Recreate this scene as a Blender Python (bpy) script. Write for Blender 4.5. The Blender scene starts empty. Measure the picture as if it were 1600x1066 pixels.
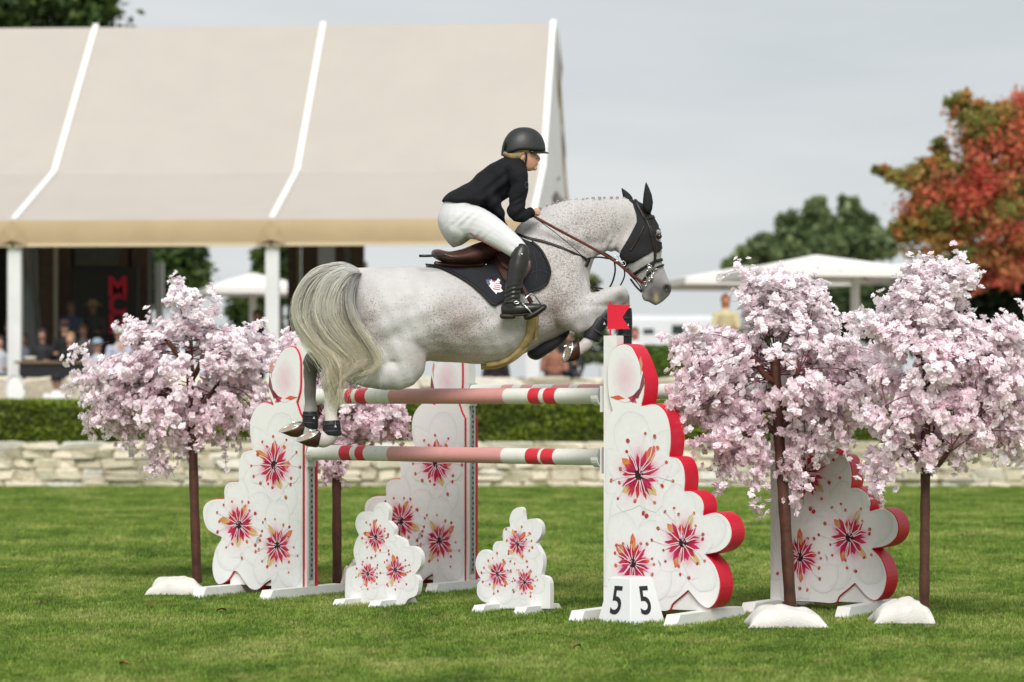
import bpy, bmesh, math, random
import numpy as np
from mathutils import Vector, Matrix
from mathutils.bvhtree import BVHTree
from mathutils.geometry import delaunay_2d_cdt

# ------------------------------------------------------------------ camera, sky, sun, exposure
scene = bpy.context.scene
C = scene.collection
FPX = 4510.0          # focal length in pixels of a 1600 px wide frame
EYE = 1.5             # camera height
HOR = 625.0           # picture row of the horizon
cam_d = bpy.data.cameras.new('camera')
cam = bpy.data.objects.new('camera', cam_d)
C.objects.link(cam)
cam.location = (0, 0, EYE)
cam.rotation_euler = (math.radians(90), 0, 0)
cam_d.sensor_width = 36.0
cam_d.lens = 36.0 * FPX / 1600.0
cam_d.shift_y = (HOR - 533.0) / 1600.0
cam_d.clip_start = 0.5
cam_d.clip_end = 3000
cam_d.dof.use_dof = True
cam_d.dof.focus_distance = 20.5
cam_d.dof.aperture_fstop = 1.9
scene.camera = cam

SUN_EL, SUN_AZ = 44.0, 178.0     # from behind the camera and a little to the right
world = bpy.data.worlds.new('World')
scene.world = world
world.use_nodes = True
wn, wl_ = world.node_tree.nodes, world.node_tree.links
wn.clear()
w_out = wn.new('ShaderNodeOutputWorld')
w_bg = wn.new('ShaderNodeBackground')
w_sky = wn.new('ShaderNodeTexSky')
w_sky.sky_type = 'NISHITA'
w_sky.sun_disc = False
w_sky.sun_elevation = math.radians(SUN_EL)
w_sky.sun_rotation = math.radians(SUN_AZ)
w_sc = wn.new('ShaderNodeVectorMath'); w_sc.operation = 'SCALE'; w_sc.inputs['Scale'].default_value = 0.10
w_tc = wn.new('ShaderNodeTexCoord')
w_mp = wn.new('ShaderNodeMapping'); w_mp.inputs['Scale'].default_value = (1.6, 1.6, 9.0)
w_nz = wn.new('ShaderNodeTexNoise'); w_nz.inputs['Scale'].default_value = 2.2; w_nz.inputs['Detail'].default_value = 5; w_nz.inputs['Roughness'].default_value = 0.5
w_rp = wn.new('ShaderNodeValToRGB')
w_rp.color_ramp.elements[0].position = 0.36; w_rp.color_ramp.elements[0].color = (0.59, 0.63, 0.65, 1)
w_rp.color_ramp.elements[1].position = 0.66; w_rp.color_ramp.elements[1].color = (0.745, 0.765, 0.775, 1)
w_mx = wn.new('ShaderNodeMixRGB'); w_mx.inputs['Fac'].default_value = 0.94
wl_.new(w_sky.outputs['Color'], w_sc.inputs[0])
wl_.new(w_tc.outputs['Generated'], w_mp.inputs['Vector'])
wl_.new(w_mp.outputs['Vector'], w_nz.inputs['Vector'])
wl_.new(w_nz.outputs['Fac'], w_rp.inputs['Fac'])
wl_.new(w_sc.outputs[0], w_mx.inputs['Color1'])
wl_.new(w_rp.outputs['Color'], w_mx.inputs['Color2'])
wl_.new(w_mx.outputs['Color'], w_bg.inputs['Color'])
w_bg.inputs['Strength'].default_value = 0.775
wl_.new(w_bg.outputs['Background'], w_out.inputs['Surface'])

sun_d = bpy.data.lights.new('sun', 'SUN')
sun_d.energy = 2.6
sun_d.angle = math.radians(30)
sun_d.color = (1.0, 0.965, 0.92)
sun = bpy.data.objects.new('sun', sun_d)
C.objects.link(sun)
_az, _el = math.radians(SUN_AZ), math.radians(SUN_EL)
sun_dir = Vector((math.sin(_az) * math.cos(_el), math.cos(_az) * math.cos(_el), math.sin(_el)))   # towards the sun
sun.rotation_euler = sun_dir.to_track_quat('Z', 'Y').to_euler()
sun.location = (0, 0, 30)

scene.view_settings.view_transform = 'Standard'
scene.view_settings.look = 'None'
scene.view_settings.gamma = 1
scene.view_settings.use_curve_mapping = False
scene.view_settings.exposure = 0.40
scene.cycles.max_bounces = 14
scene.cycles.diffuse_bounces = 10
scene.cycles.transmission_bounces = 8

# ------------------------------------------------------------------ helpers
rnd = random.Random(7)
WL = {}                                   # world location of every object's origin

def P(px, py, D):
    return Vector(((px - 800) / FPX * D, D, EYE + (HOR - py) / FPX * D))

def ground_d(py, z=0.0):
    return (EYE - z) * FPX / (py - HOR)

def mesh_from(name, V, F, smooth=False, cols=None):
    me = bpy.data.meshes.new(name)
    me.from_pydata([tuple(v) for v in V], [], F)
    if smooth:
        me.polygons.foreach_set('use_smooth', [True] * len(me.polygons))
    if cols is not None:
        at = me.color_attributes.new('Col', 'FLOAT_COLOR', 'POINT')
        arr = np.ones((len(V), 4), dtype=np.float32)
        arr[:, :3] = np.asarray(cols, dtype=np.float32)[:, :3]
        at.data.foreach_set('color', arr.ravel())
    me.update()
    return me

def mesh_np(name, V, F, smooth=False, cols=None):
    """fast path: V (n,3) array, F (m,k) array of equal-sized faces"""
    V = np.asarray(V, dtype=np.float32); F = np.asarray(F, dtype=np.int32)
    me = bpy.data.meshes.new(name)
    k = F.shape[1]
    me.vertices.add(len(V)); me.vertices.foreach_set('co', V.ravel())
    me.loops.add(F.size); me.loops.foreach_set('vertex_index', F.ravel())
    me.polygons.add(len(F))
    me.polygons.foreach_set('loop_start', np.arange(0, F.size, k, dtype=np.int32))
    me.polygons.foreach_set('loop_total', np.full(len(F), k, dtype=np.int32))
    if smooth:
        me.polygons.foreach_set('use_smooth', np.ones(len(F), dtype=bool))
    if cols is not None:
        at = me.color_attributes.new('Col', 'FLOAT_COLOR', 'POINT')
        arr = np.ones((len(V), 4), dtype=np.float32); arr[:, :3] = cols
        at.data.foreach_set('color', arr.ravel())
    me.update(calc_edges=True)
    return me

def link(o, loc):
    C.objects.link(o)
    WL[o.name] = Vector(loc)
    return o

def thing(name, label, cat, loc, group=None):
    o = bpy.data.objects.new(name, None)
    o.empty_display_size = 0.1
    o.location = loc
    o['label'] = label; o['category'] = cat
    if group: o['group'] = group
    return link(o, loc)

def tag(o, label=None, cat=None, group=None, kind=None):
    if label: o['label'] = label
    if cat: o['category'] = cat
    if group: o['group'] = group
    if kind: o['kind'] = kind
    return o

def put(name, me, m, parent=None, loc=None):
    """link a mesh given in world coordinates as one object"""
    if parent is None:
        if loc is None:
            n = len(me.vertices); co = np.empty(n * 3, dtype=np.float32); me.vertices.foreach_get('co', co); co = co.reshape(-1, 3)
            loc = Vector(((co[:, 0].min() + co[:, 0].max()) / 2, (co[:, 1].min() + co[:, 1].max()) / 2, co[:, 2].min()))
            loc = Vector([float(x) for x in loc])
        off = Vector(loc)
    else:
        off = WL[parent.name]
    me.transform(Matrix.Translation(-off))
    if m is not None:
        me.materials.append(m)
    o = bpy.data.objects.new(name, me)
    if parent is None:
        o.location = off
    else:
        o.parent = parent
    return link(o, off)

def obj(name, V, F, m, parent=None, smooth=False, cols=None, loc=None):
    return put(name, mesh_from(name, V, F, smooth, cols), m, parent, loc)

def copy_tree(o, delta=Vector((0, 0, 0)), parent=None):
    c = o.copy()
    C.objects.link(c)
    WL[c.name] = WL[o.name] + delta
    if parent is not None:
        c.parent = parent
    else:
        c.location = Vector(o.location) + delta
    for ch in list(o.children):
        copy_tree(ch, delta, c)
    return c

class MB:
    def __init__(s): s.V = []; s.F = []; s.C = []
    def add(s, V, F, col=None):
        b = len(s.V); s.V += [tuple(v) for v in V]; s.F += [tuple(i + b for i in f) for f in F]
        if col is not None: s.C += [col] * len(V)
    def box(s, c, ax, ay, az, col=None):
        """box with centre c and half-axis vectors"""
        c, ax, ay, az = Vector(c), Vector(ax), Vector(ay), Vector(az)
        V = [c + ax * i + ay * j + az * k for i in (-1, 1) for j in (-1, 1) for k in (-1, 1)]
        F = [(0, 1, 3, 2), (4, 6, 7, 5), (0, 4, 5, 1), (2, 3, 7, 6), (0, 2, 6, 4), (1, 5, 7, 3)]
        s.add(V, F, col)
    def tube(s, pts, rad, n=8, col=None, cap=True, flat=1.0, side=None):
        pts = [Vector(p) for p in pts]
        if not hasattr(rad, '__len__'): rad = [rad] * len(pts)
        V, F = [], []
        up = Vector((0.13, 0.27, 0.95)) if side is None else Vector(side)
        for i, p in enumerate(pts):
            t = (pts[min(i + 1, len(pts) - 1)] - pts[max(i - 1, 0)])
            if t.length < 1e-9: t = Vector((0, 0, 1))
            t.normalize()
            a = up - t * up.dot(t)
            if a.length < 1e-4: a = t.orthogonal()
            a.normalize(); b = t.cross(a)
            for k in range(n):
                th = 2 * math.pi * k / n
                V.append(p + a * math.cos(th) * rad[i] + b * math.sin(th) * rad[i] * flat)
        for i in range(len(pts) - 1):
            for k in range(n):
                F.append((i * n + k, i * n + (k + 1) % n, (i + 1) * n + (k + 1) % n, (i + 1) * n + k))
        if cap:
            F.append(tuple(range(n - 1, -1, -1))); F.append(tuple((len(pts) - 1) * n + k for k in range(n)))
        s.add(V, F, col)
    def ball(s, c, r, col=None, n=8, m=6, sq=(1, 1, 1)):
        c = Vector(c); V = []; F = []
        for i in range(1, m):
            ph = math.pi * i / m
            for k in range(n):
                th = 2 * math.pi * k / n
                V.append(c + Vector((r * sq[0] * math.sin(ph) * math.cos(th), r * sq[1] * math.sin(ph) * math.sin(th), r * sq[2] * math.cos(ph))))
        V.append(c + Vector((0, 0, r * sq[2]))); V.append(c - Vector((0, 0, r * sq[2])))
        for i in range(m - 2):
            for k in range(n):
                F.append((i * n + k, (i + 1) * n + k, (i + 1) * n + (k + 1) % n, i * n + (k + 1) % n))
        T = len(V) - 2
        for k in range(n):
            F.append((T, k, (k + 1) % n)); F.append((T + 1, (m - 2) * n + (k + 1) % n, (m - 2) * n + k))
        s.add(V, F, col)
    def build(s, name, m, parent=None, smooth=False, loc=None):
        return obj(name, s.V, s.F, m, parent, smooth, s.C if s.C else None, loc)

def catmull(pts, n=4, closed=True):
    """smooth curve through points; a third entry 1 marks a corner"""
    N = len(pts); out = []
    for i in range(N if closed else N - 1):
        p0, p1, p2, p3 = pts[(i - 1) % N], pts[i], pts[(i + 1) % N], pts[(i + 2) % N]
        if not closed:
            if i == 0: p0 = p1
            if i == N - 2: p3 = p2
        d = len(p1) if not (len(p1) == 3 and p1[2] == 1 and False) else 2
        for k in range(n):
            t = k / n
            r = []
            for j in range(2):
                m1 = 0 if (len(p1) > 2 and p1[2]) else 0.5 * (p2[j] - p0[j])
                m2 = 0 if (len(p2) > 2 and p2[2]) else 0.5 * (p3[j] - p1[j])
                # limit the tangents so that short spans do not overshoot
                L = math.hypot(p2[0] - p1[0], p2[1] - p1[1]) * 1.2
                m1 = max(-L, min(L, m1)); m2 = max(-L, min(L, m2))
                h = (2 * t**3 - 3 * t**2 + 1) * p1[j] + (t**3 - 2 * t**2 + t) * m1 + (-2 * t**3 + 3 * t**2) * p2[j] + (t**3 - t**2) * m2
                r.append(h)
            out.append(tuple(r))
    if not closed: out.append(tuple(pts[-1][:2]))
    return out

def spline3(pts, n=6):
    """smooth 3D curve through points"""
    P3 = [Vector(p) for p in pts]; N = len(P3); out = []
    for i in range(N - 1):
        a, b, c, d = P3[max(i - 1, 0)], P3[i], P3[i + 1], P3[min(i + 2, N - 1)]
        for k in range(n):
            t = k / n
            out.append(0.5 * ((2 * b) + (c - a) * t + (2 * a - 5 * b + 4 * c - d) * t * t + (3 * b - a - 3 * c + d) * t**3))
    out.append(P3[-1])
    return out

def smooth_list(vals, n=6):
    """scalar companion of spline3"""
    out = []
    for i in range(len(vals) - 1):
        for k in range(n): out.append(vals[i] + (vals[i + 1] - vals[i]) * k / n)
    out.append(vals[-1]); return out

# ------------------------------------------------------------------ materials
MATS = {}
def M(name, col=(0.5, 0.5, 0.5), rough=0.6, var=0.12, scale=6.0, bump=0.0, bscale=40.0, spec=0.35, metal=0.0, attr=False,
      trans=0.0, coat=0.0, sheen=0.0, col2=None, scuff=0.0, scuff_scale=22.0, scuff_col=(.16, .14, .11)):
    if name in MATS: return MATS[name]
    m = bpy.data.materials.new(name); m.use_nodes = True
    nt = m.node_tree; N, L = nt.nodes, nt.links
    b = N['Principled BSDF']; out = N['Material Output']
    tc = N.new('ShaderNodeTexCoord')
    nz = N.new('ShaderNodeTexNoise'); nz.inputs['Scale'].default_value = scale; nz.inputs['Detail'].default_value = 6; nz.inputs['Roughness'].default_value = 0.62
    L.new(tc.outputs['Object'], nz.inputs['Vector'])
    mp = N.new('ShaderNodeMapRange'); mp.inputs['From Min'].default_value = 0.25; mp.inputs['From Max'].default_value = 0.75
    L.new(nz.outputs['Fac'], mp.inputs['Value'])
    if attr:
        src = N.new('ShaderNodeAttribute'); src.attribute_name = 'Col'
        mp.inputs['To Min'].default_value = 1 - var; mp.inputs['To Max'].default_value = 1 + var
        mul = N.new('ShaderNodeVectorMath'); mul.operation = 'SCALE'
        L.new(src.outputs['Color'], mul.inputs[0]); L.new(mp.outputs['Result'], mul.inputs['Scale'])
        csock = mul.outputs[0]
    else:
        mx = N.new('ShaderNodeMixRGB')
        mx.inputs['Color1'].default_value = (*[c * (1 - var) for c in col], 1)
        mx.inputs['Color2'].default_value = (*(col2 if col2 else [min(1, c * (1 + var)) for c in col]), 1)
        L.new(mp.outputs['Result'], mx.inputs['Fac'])
        csock = mx.outputs['Color']
    if scuff:
        n3 = N.new('ShaderNodeTexNoise'); n3.inputs['Scale'].default_value = scuff_scale; n3.inputs['Detail'].default_value = 8; n3.inputs['Roughness'].default_value = 0.7
        ms_ = N.new('ShaderNodeMapping'); ms_.inputs['Scale'].default_value = (1, 1, .45)
        L.new(tc.outputs['Object'], ms_.inputs['Vector']); L.new(ms_.outputs['Vector'], n3.inputs['Vector'])
        r3 = N.new('ShaderNodeMapRange'); r3.inputs['From Min'].default_value = 0.60; r3.inputs['From Max'].default_value = 0.78; r3.inputs['To Max'].default_value = scuff
        L.new(n3.outputs['Fac'], r3.inputs['Value'])
        mx3 = N.new('ShaderNodeMixRGB'); mx3.inputs['Color2'].default_value = (*scuff_col, 1)
        L.new(r3.outputs['Result'], mx3.inputs['Fac']); L.new(csock, mx3.inputs['Color1']); csock = mx3.outputs['Color']
    L.new(csock, b.inputs['Base Color'])
    b.inputs['Roughness'].default_value = rough
    b.inputs['Specular IOR Level'].default_value = spec
    b.inputs['Metallic'].default_value = metal
    if coat: b.inputs['Coat Weight'].default_value = coat
    if sheen: b.inputs['Sheen Weight'].default_value = sheen
    if bump:
        n2 = N.new('ShaderNodeTexNoise'); n2.inputs['Scale'].default_value = bscale; n2.inputs['Detail'].default_value = 5
        L.new(tc.outputs['Object'], n2.inputs['Vector'])
        bp = N.new('ShaderNodeBump'); bp.inputs['Strength'].default_value = min(1, bump); bp.inputs['Distance'].default_value = 0.01
        L.new(n2.outputs['Fac'], bp.inputs['Height']); L.new(bp.outputs['Normal'], b.inputs['Normal'])
    if trans:
        tr = N.new('ShaderNodeBsdfTranslucent'); L.new(csock, tr.inputs['Color'])
        ms = N.new('ShaderNodeMixShader'); ms.inputs['Fac'].default_value = trans
        L.new(b.outputs['BSDF'], ms.inputs[1]); L.new(tr.outputs['BSDF'], ms.inputs[2]); L.new(ms.outputs['Shader'], out.inputs['Surface'])
    MATS[name] = m
    return m

# ------------------------------------------------------------------ ground
def grass_mat(name, leaf):
    m = bpy.data.materials.new(name); m.use_nodes = True
    N, L = m.node_tree.nodes, m.node_tree.links
    b = N['Principled BSDF']
    geo = N.new('ShaderNodeNewGeometry')
    mp = N.new('ShaderNodeMapping'); mp.inputs['Scale'].default_value = (1, 0.55, 1)
    L.new(geo.outputs['Position'], mp.inputs['Vector'])
    n1 = N.new('ShaderNodeTexNoise'); n1.inputs['Scale'].default_value = 1.05; n1.inputs['Detail'].default_value = 6; n1.inputs['Roughness'].default_value = 0.65
    n2 = N.new('ShaderNodeTexNoise'); n2.inputs['Scale'].default_value = 3.2; n2.inputs['Detail'].default_value = 4
    n3 = N.new('ShaderNodeTexNoise'); n3.inputs['Scale'].default_value = 55; n3.inputs['Detail'].default_value = 3
    L.new(mp.outputs['Vector'], n1.inputs['Vector'])
    for n in (n2, n3): L.new(geo.outputs['Position'], n.inputs['Vector'])
    r1 = N.new('ShaderNodeValToRGB'); e = r1.color_ramp.elements
    e[0].position = 0.34; e[0].color = (0.080, 0.155, 0.020, 1)
    e[1].position = 0.66; e[1].color = (0.32, 0.365, 0.105, 1)
    x = e.new(0.5); x.color = (0.172, 0.262, 0.040, 1)
    L.new(n1.outputs['Fac'], r1.inputs['Fac'])
    dry = N.new('ShaderNodeMixRGB'); dry.inputs['Color2'].default_value = (0.42, 0.37, 0.14, 1)
    r2 = N.new('ShaderNodeMapRange'); r2.inputs['From Min'].default_value = 0.55; r2.inputs['From Max'].default_value = 0.72; r2.inputs['To Max'].default_value = 0.55
    L.new(n2.outputs['Fac'], r2.inputs['Value']); L.new(r2.outputs['Result'], dry.inputs['Fac']); L.new(r1.outputs['Color'], dry.inputs['Color1'])
    sp = N.new('ShaderNodeMapRange'); sp.inputs['From Min'].default_value = 0.3; sp.inputs['From Max'].default_value = 0.7
    sp.inputs['To Min'].default_value = 0.62; sp.inputs['To Max'].default_value = 1.45
    sc = N.new('ShaderNodeVectorMath'); sc.operation = 'SCALE'
    L.new(dry.outputs['Color'], sc.inputs[0])
    if leaf:
        oi = N.new('ShaderNodeObjectInfo'); L.new(oi.outputs['Random'], sp.inputs['Value'])
        sp.inputs['From Min'].default_value = 0; sp.inputs['From Max'].default_value = 1
        sp.inputs['To Min'].default_value = 0.66; sp.inputs['To Max'].default_value = 1.4
    else:
        L.new(n3.outputs['Fac'], sp.inputs['Value'])
    L.new(sp.outputs['Result'], sc.inputs['Scale']); L.new(sc.outputs[0], b.inputs['Base Color'])
    b.inputs['Roughness'].default_value = 0.55; b.inputs['Specular IOR Level'].default_value = 0.25
    if leaf:
        tr = N.new('ShaderNodeBsdfTranslucent'); L.new(sc.outputs[0], tr.inputs['Color'])
        ms = N.new('ShaderNodeMixShader'); ms.inputs['Fac'].default_value = 0.25
        L.new(b.outputs['BSDF'], ms.inputs[1]); L.new(tr.outputs['BSDF'], ms.inputs[2]); L.new(ms.outputs['Shader'], N['Material Output'].inputs['Surface'])
    return m

lawn = obj('lawn', [(-900, -40, 0), (900, -40, 0), (900, 1600, 0), (-900, 1600, 0)], [(0, 1, 2, 3)], grass_mat('lawn_green', False), loc=(0, 0, 0))
tag(lawn, 'mown green lawn of the show ring', 'lawn', kind='structure')

def grass():
    g = np.random.default_rng(3)
    # one tuft of bent blades, instanced over the lawn
    V, F = [], []
    for i in range(22):
        a = g.uniform(0, 2 * math.pi); r = 0.045 * math.sqrt(g.uniform())
        x, y = r * math.cos(a), r * math.sin(a)
        h = g.uniform(0.016, 0.038); w = g.uniform(0.0016, 0.0030)
        d = g.uniform(0, 2 * math.pi); lean = g.uniform(0.1, 0.75) * h
        dx, dy = math.cos(d), math.sin(d)
        b = len(V)
        V += [(x - dy * w, y + dx * w, -0.003), (x + dy * w, y - dx * w, -0.003),
              (x + dx * lean * .35 - dy * w * .8, y + dy * lean * .35 + dx * w * .8, h * .6), (x + dx * lean * .35 + dy * w * .8, y + dy * lean * .35 - dx * w * .8, h * .6),
              (x + dx * lean, y + dy * lean, h)]
        F += [(b, b + 1, b + 3, b + 2), (b + 2, b + 3, b + 4)]
    tm = mesh_from('grass_tuft', V, F); tm.materials.append(grass_mat('grass_blade', True))
    tuft = bpy.data.objects.new('grass_tuft', tm)
    pts, scl = [], []
    def zone(y0, y1, dens, s):
        n = int(dens * (y1 - y0) * 0.47 * (y0 + y1) / 2 * 1.0)
        y = np.sqrt(g.uniform(y0 * y0, y1 * y1, n))
        x = g.uniform(-0.235, 0.235, n) * y
        pts.append(np.stack([x, y, np.zeros(n)], 1)); scl.append(g.uniform(0.75, 1.2, n) * s)
    zone(14.2, 19, 640, 1.0); zone(19, 27, 430, 1.08); zone(27, 49.3, 150, 1.35)
    P_ = np.concatenate(pts); S_ = np.concatenate(scl)
    me = bpy.data.meshes.new('grass_points')
    me.vertices.add(len(P_)); me.vertices.foreach_set('co', P_.astype(np.float32).ravel())
    a = me.attributes.new('size', 'FLOAT', 'POINT'); a.data.foreach_set('value', S_.astype(np.float32))
    a = me.attributes.new('spin', 'FLOAT_VECTOR', 'POINT')
    rot = np.zeros((len(P_), 3), dtype=np.float32); rot[:, 2] = g.uniform(0, 6.283, len(P_)); rot[:, 0] = g.normal(0, .12, len(P_)); rot[:, 1] = g.normal(0, .12, len(P_))
    a.data.foreach_set('vector', rot.ravel())
    o = bpy.data.objects.new('grass', me); link(o, (0, 0, 0))
    tag(o, 'short grass blades covering the lawn', 'grass', kind='stuff')
    ng = bpy.data.node_groups.new('scatter', 'GeometryNodeTree')
    ng.interface.new_socket('Geometry', in_out='INPUT', socket_type='NodeSocketGeometry')
    ng.interface.new_socket('Geometry', in_out='OUTPUT', socket_type='NodeSocketGeometry')
    gi = ng.nodes.new('NodeGroupInput'); go = ng.nodes.new('NodeGroupOutput')
    ip = ng.nodes.new('GeometryNodeInstanceOnPoints'); oi = ng.nodes.new('GeometryNodeObjectInfo'); oi.inputs['Object'].default_value = tuft
    oi.inputs['As Instance'].default_value = True
    mp = ng.nodes.new('GeometryNodeMeshToPoints')
    at = ng.nodes.new('GeometryNodeInputNamedAttribute'); at.data_type = 'FLOAT'; at.inputs['Name'].default_value = 'size'
    sp = ng.nodes.new('GeometryNodeInputNamedAttribute'); sp.data_type = 'FLOAT_VECTOR'; sp.inputs['Name'].default_value = 'spin'
    L = ng.links
    L.new(gi.outputs[0], mp.inputs['Mesh']); L.new(mp.outputs[0], ip.inputs['Points']); L.new(oi.outputs['Geometry'], ip.inputs['Instance'])
    L.new(sp.outputs['Attribute'], ip.inputs['Rotation']); L.new(at.outputs['Attribute'], ip.inputs['Scale']); L.new(ip.outputs[0], go.inputs[0])
    md = o.modifiers.new('scatter', 'NODES'); md.node_group = ng
grass()

TER = 1.5      # level of the terrace behind the walls
m_pave = M('terrace_paving', (0.30, 0.28, 0.25), 0.85, 0.2, 3)
tag(obj('terrace', [(-60, 53.75, TER), (60, 53.75, TER), (60, 300, TER), (-60, 300, TER), (-60, 53.75, -.1), (60, 53.75, -.1)], [(0, 1, 2, 3), (0, 4, 5, 1)], m_pave, loc=(0, 53.75, 0)),
    'paved terrace behind the upper stone wall', 'terrace', kind='structure')
tag(obj('planting_bed', [(-30, 49.75, 0.62), (30, 49.75, 0.62), (30, 53.7, 0.62), (-30, 53.7, 0.62)], [(0, 1, 2, 3)], M('soil', (0.10, 0.075, 0.05), 0.95, 0.3, 8), loc=(0, 50, 0.62)),
    'planting bed between the two stone walls', 'bed', kind='structure')

# ------------------------------------------------------------------ stone walls
def stone_mesh(seed):
    r = random.Random(seed)
    bm = bmesh.new(); bmesh.ops.create_cube(bm, size=1.0)
    bmesh.ops.bevel(bm, geom=bm.edges[:], offset=0.13, segments=1, affect='EDGES')
    for v in bm.verts:
        v.co += Vector((r.uniform(-.09, .09), r.uniform(-.14, .14), r.uniform(-.11, .11)))
    me = bpy.data.meshes.new('stone'); bm.to_mesh(me); bm.free()
    return me
def stone_mat():
    m = M('limestone', (0.56, 0.525, 0.44), 0.9, 0.24, 7, bump=0.9, bscale=20, col2=(0.78, 0.76, 0.70))
    N, L = m.node_tree.nodes, m.node_tree.links
    b = N['Principled BSDF']; src = b.inputs['Base Color'].links[0].from_socket
    oi = N.new('ShaderNodeObjectInfo'); rp = N.new('ShaderNodeValToRGB'); e = rp.color_ramp.elements
    e[0].position = 0; e[0].color = (0.78, 0.72, 0.60, 1); e[1].position = 1; e[1].color = (1.05, 1.06, 1.10, 1)
    x = e.new(.35); x.color = (1.0, 0.95, 0.84, 1); x = e.new(.75); x.color = (1.14, 1.06, 0.92, 1)
    L.new(oi.outputs['Random'], rp.inputs['Fac'])
    mx = N.new('ShaderNodeMixRGB'); mx.blend_type = 'MULTIPLY'; mx.inputs['Fac'].default_value = 1
    L.new(src, mx.inputs['Color1']); L.new(rp.outputs['Color'], mx.inputs['Color2']); L.new(mx.outputs['Color'], b.inputs['Base Color'])
    return m
m_stone = stone_mat()
SM = [stone_mesh(i) for i in range(10)]
for s_ in SM: s_.materials.append(m_stone)
m_mort = M('mortar', (0.42, 0.37, 0.28), 0.95, 0.25, 20)

def stone_wall(y, x0, x1, z0, rows, label, depth, wmin, wmax, cap=None):
    t = thing('stone_wall', label, 'wall', ((x0 + x1) / 2, y, z0))
    ztop = z0 + sum(rows) + (cap or 0)
    mb = MB(); mb.box(((x0 + x1) / 2, y + depth / 2 + .04, (z0 + ztop) / 2 - .02), ((x1 - x0) / 2, 0, 0), (0, depth / 2 - .02, 0), (0, 0, (ztop - z0) / 2 - .03))
    mb.build('mortar_core', m_mort, t)
    r = random.Random(int(y * 10))
    def stone(cx, cz, w, h, name='stone', dz=0):
        o = bpy.data.objects.new(name, r.choice(SM)); o.parent = t
        o.location = Vector((cx, y + depth / 2 + r.uniform(-.03, .02), cz)) - WL[t.name]
        o.scale = (w * .985, depth, h * .965); o.rotation_euler = (0, r.choice((0, math.pi)) + r.uniform(-.035, .035), 0)
        C.objects.link(o)
    z = z0
    for i, h in enumerate(rows):
        x = x0 - r.uniform(0, wmax)
        while x < x1:
            w = r.uniform(wmin, wmax) * (1.25 if h < .14 else 1)
            if h > 0.17 and r.random() < .22:
                k = r.uniform(.4, .6)
                stone(x + w / 2, z + h * k / 2, w, h * k); stone(x + w / 2, z + h * (1 + k) / 2, w, h * (1 - k))
            else:
                stone(x + w / 2, z + h / 2, w, h)
            x += w
        z += h
    if cap:
        x = x0 - .3
        while x < x1:
            w = r.uniform(.55, .95); stone(x + w / 2, z + cap / 2, w, cap, 'cap_stone'); x += w
    return t
stone_wall(49.4, -12.5, 12.2, -0.02, [0.13, 0.21, 0.17, 0.15], 'low dry stone retaining wall along the back edge of the lawn', 0.34, 0.24, 0.60, cap=0.14)
stone_wall(53.3, -13.5, 13.0, 0.60, [0.42, 0.44, 0.46], 'upper wall of large pale stone blocks behind the hedge', 0.42, 0.55, 1.15)

# ------------------------------------------------------------------ foliage
def leaf_cloud(g, centers, size, cols, jit=0.5):
    """leaf-sized folded quads around centres; returns arrays"""
    n = len(centers)
    a = g.normal(size=(n, 3)); a /= np.linalg.norm(a, axis=1, keepdims=True)
    b = g.normal(size=(n, 3)); b -= (b * a).sum(1, keepdims=True) * a; b /= np.linalg.norm(b, axis=1, keepdims=True)
    c = np.cross(a, b)
    s = size * g.uniform(.6, 1.3, (n, 1))
    V = np.stack([centers - a * s, centers + b * s * .5 + c * s * .15, centers + a * s, centers - b * s * .5 + c * s * .15], 1).reshape(-1, 3)
    F = np.arange(n * 4).reshape(-1, 4)
    col = np.repeat(cols, 4, axis=0)
    return V, F, col

m_leaf = M('leaf', attr=True, rough=0.55, var=0.15, scale=2.0, trans=0.28, spec=0.3)
m_bark = M('bark', (0.10, 0.075, 0.055), 0.9, 0.3, 12, bump=0.8, bscale=30)

def pal(g, n, stops):
    """random colours between palette stops"""
    st = np.array(stops); i = g.integers(0, len(st), n); j = g.integers(0, len(st), n); t = g.uniform(0, 1, (n, 1))
    return st[i] * t + st[j] * (1 - t)

def hedge(x0, x1, y0, y1, z0, z1, label, seed, dens=900, size=0.045, stops=((.09, .14, .012), (.15, .21, .018), (.21, .25, .028))):
    g = np.random.default_rng(seed)
    t = thing('hedge', label, 'hedge', ((x0 + x1) / 2, (y0 + y1) / 2, z0))
    mb = MB(); mb.box(((x0 + x1) / 2, (y0 + y1) / 2, (z0 + z1) / 2 - .03), ((x1 - x0) / 2 - .05, 0, 0), (0, (y1 - y0) / 2 - .05, 0), (0, 0, (z1 - z0) / 2 - .03))
    mb.build('hedge_core', M('hedge_dark', (0.04, 0.06, 0.012), 0.95, 0.3, 10), t)
    pts = []
    A = [('f', (x1 - x0) * (z1 - z0)), ('t', (x1 - x0) * (y1 - y0))]
    nf = int(dens * A[0][1]); nt_ = int(dens * A[1][1])
    f = np.stack([g.uniform(x0, x1, nf), y0 + np.abs(g.normal(0, .035, nf)) - .02, g.uniform(z0, z1, nf)], 1)
    tp = np.stack([g.uniform(x0, x1, nt_), g.uniform(y0, y1, nt_), z1 - np.abs(g.normal(0, .035, nt_)) + .02 + .012 * np.sin(g.uniform(0, 9, nt_))], 1)
    c = np.concatenate([f, tp])
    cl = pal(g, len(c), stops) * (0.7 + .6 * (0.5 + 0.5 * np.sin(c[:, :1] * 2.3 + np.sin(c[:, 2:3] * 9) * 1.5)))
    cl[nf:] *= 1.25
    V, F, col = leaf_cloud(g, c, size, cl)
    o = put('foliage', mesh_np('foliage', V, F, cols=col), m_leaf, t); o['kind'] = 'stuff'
    return t
hedge(-12.8, 12.5, 50.15, 51.3, 0.62, 1.475, 'clipped dark green hedge on top of the low stone wall', 11)

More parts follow.
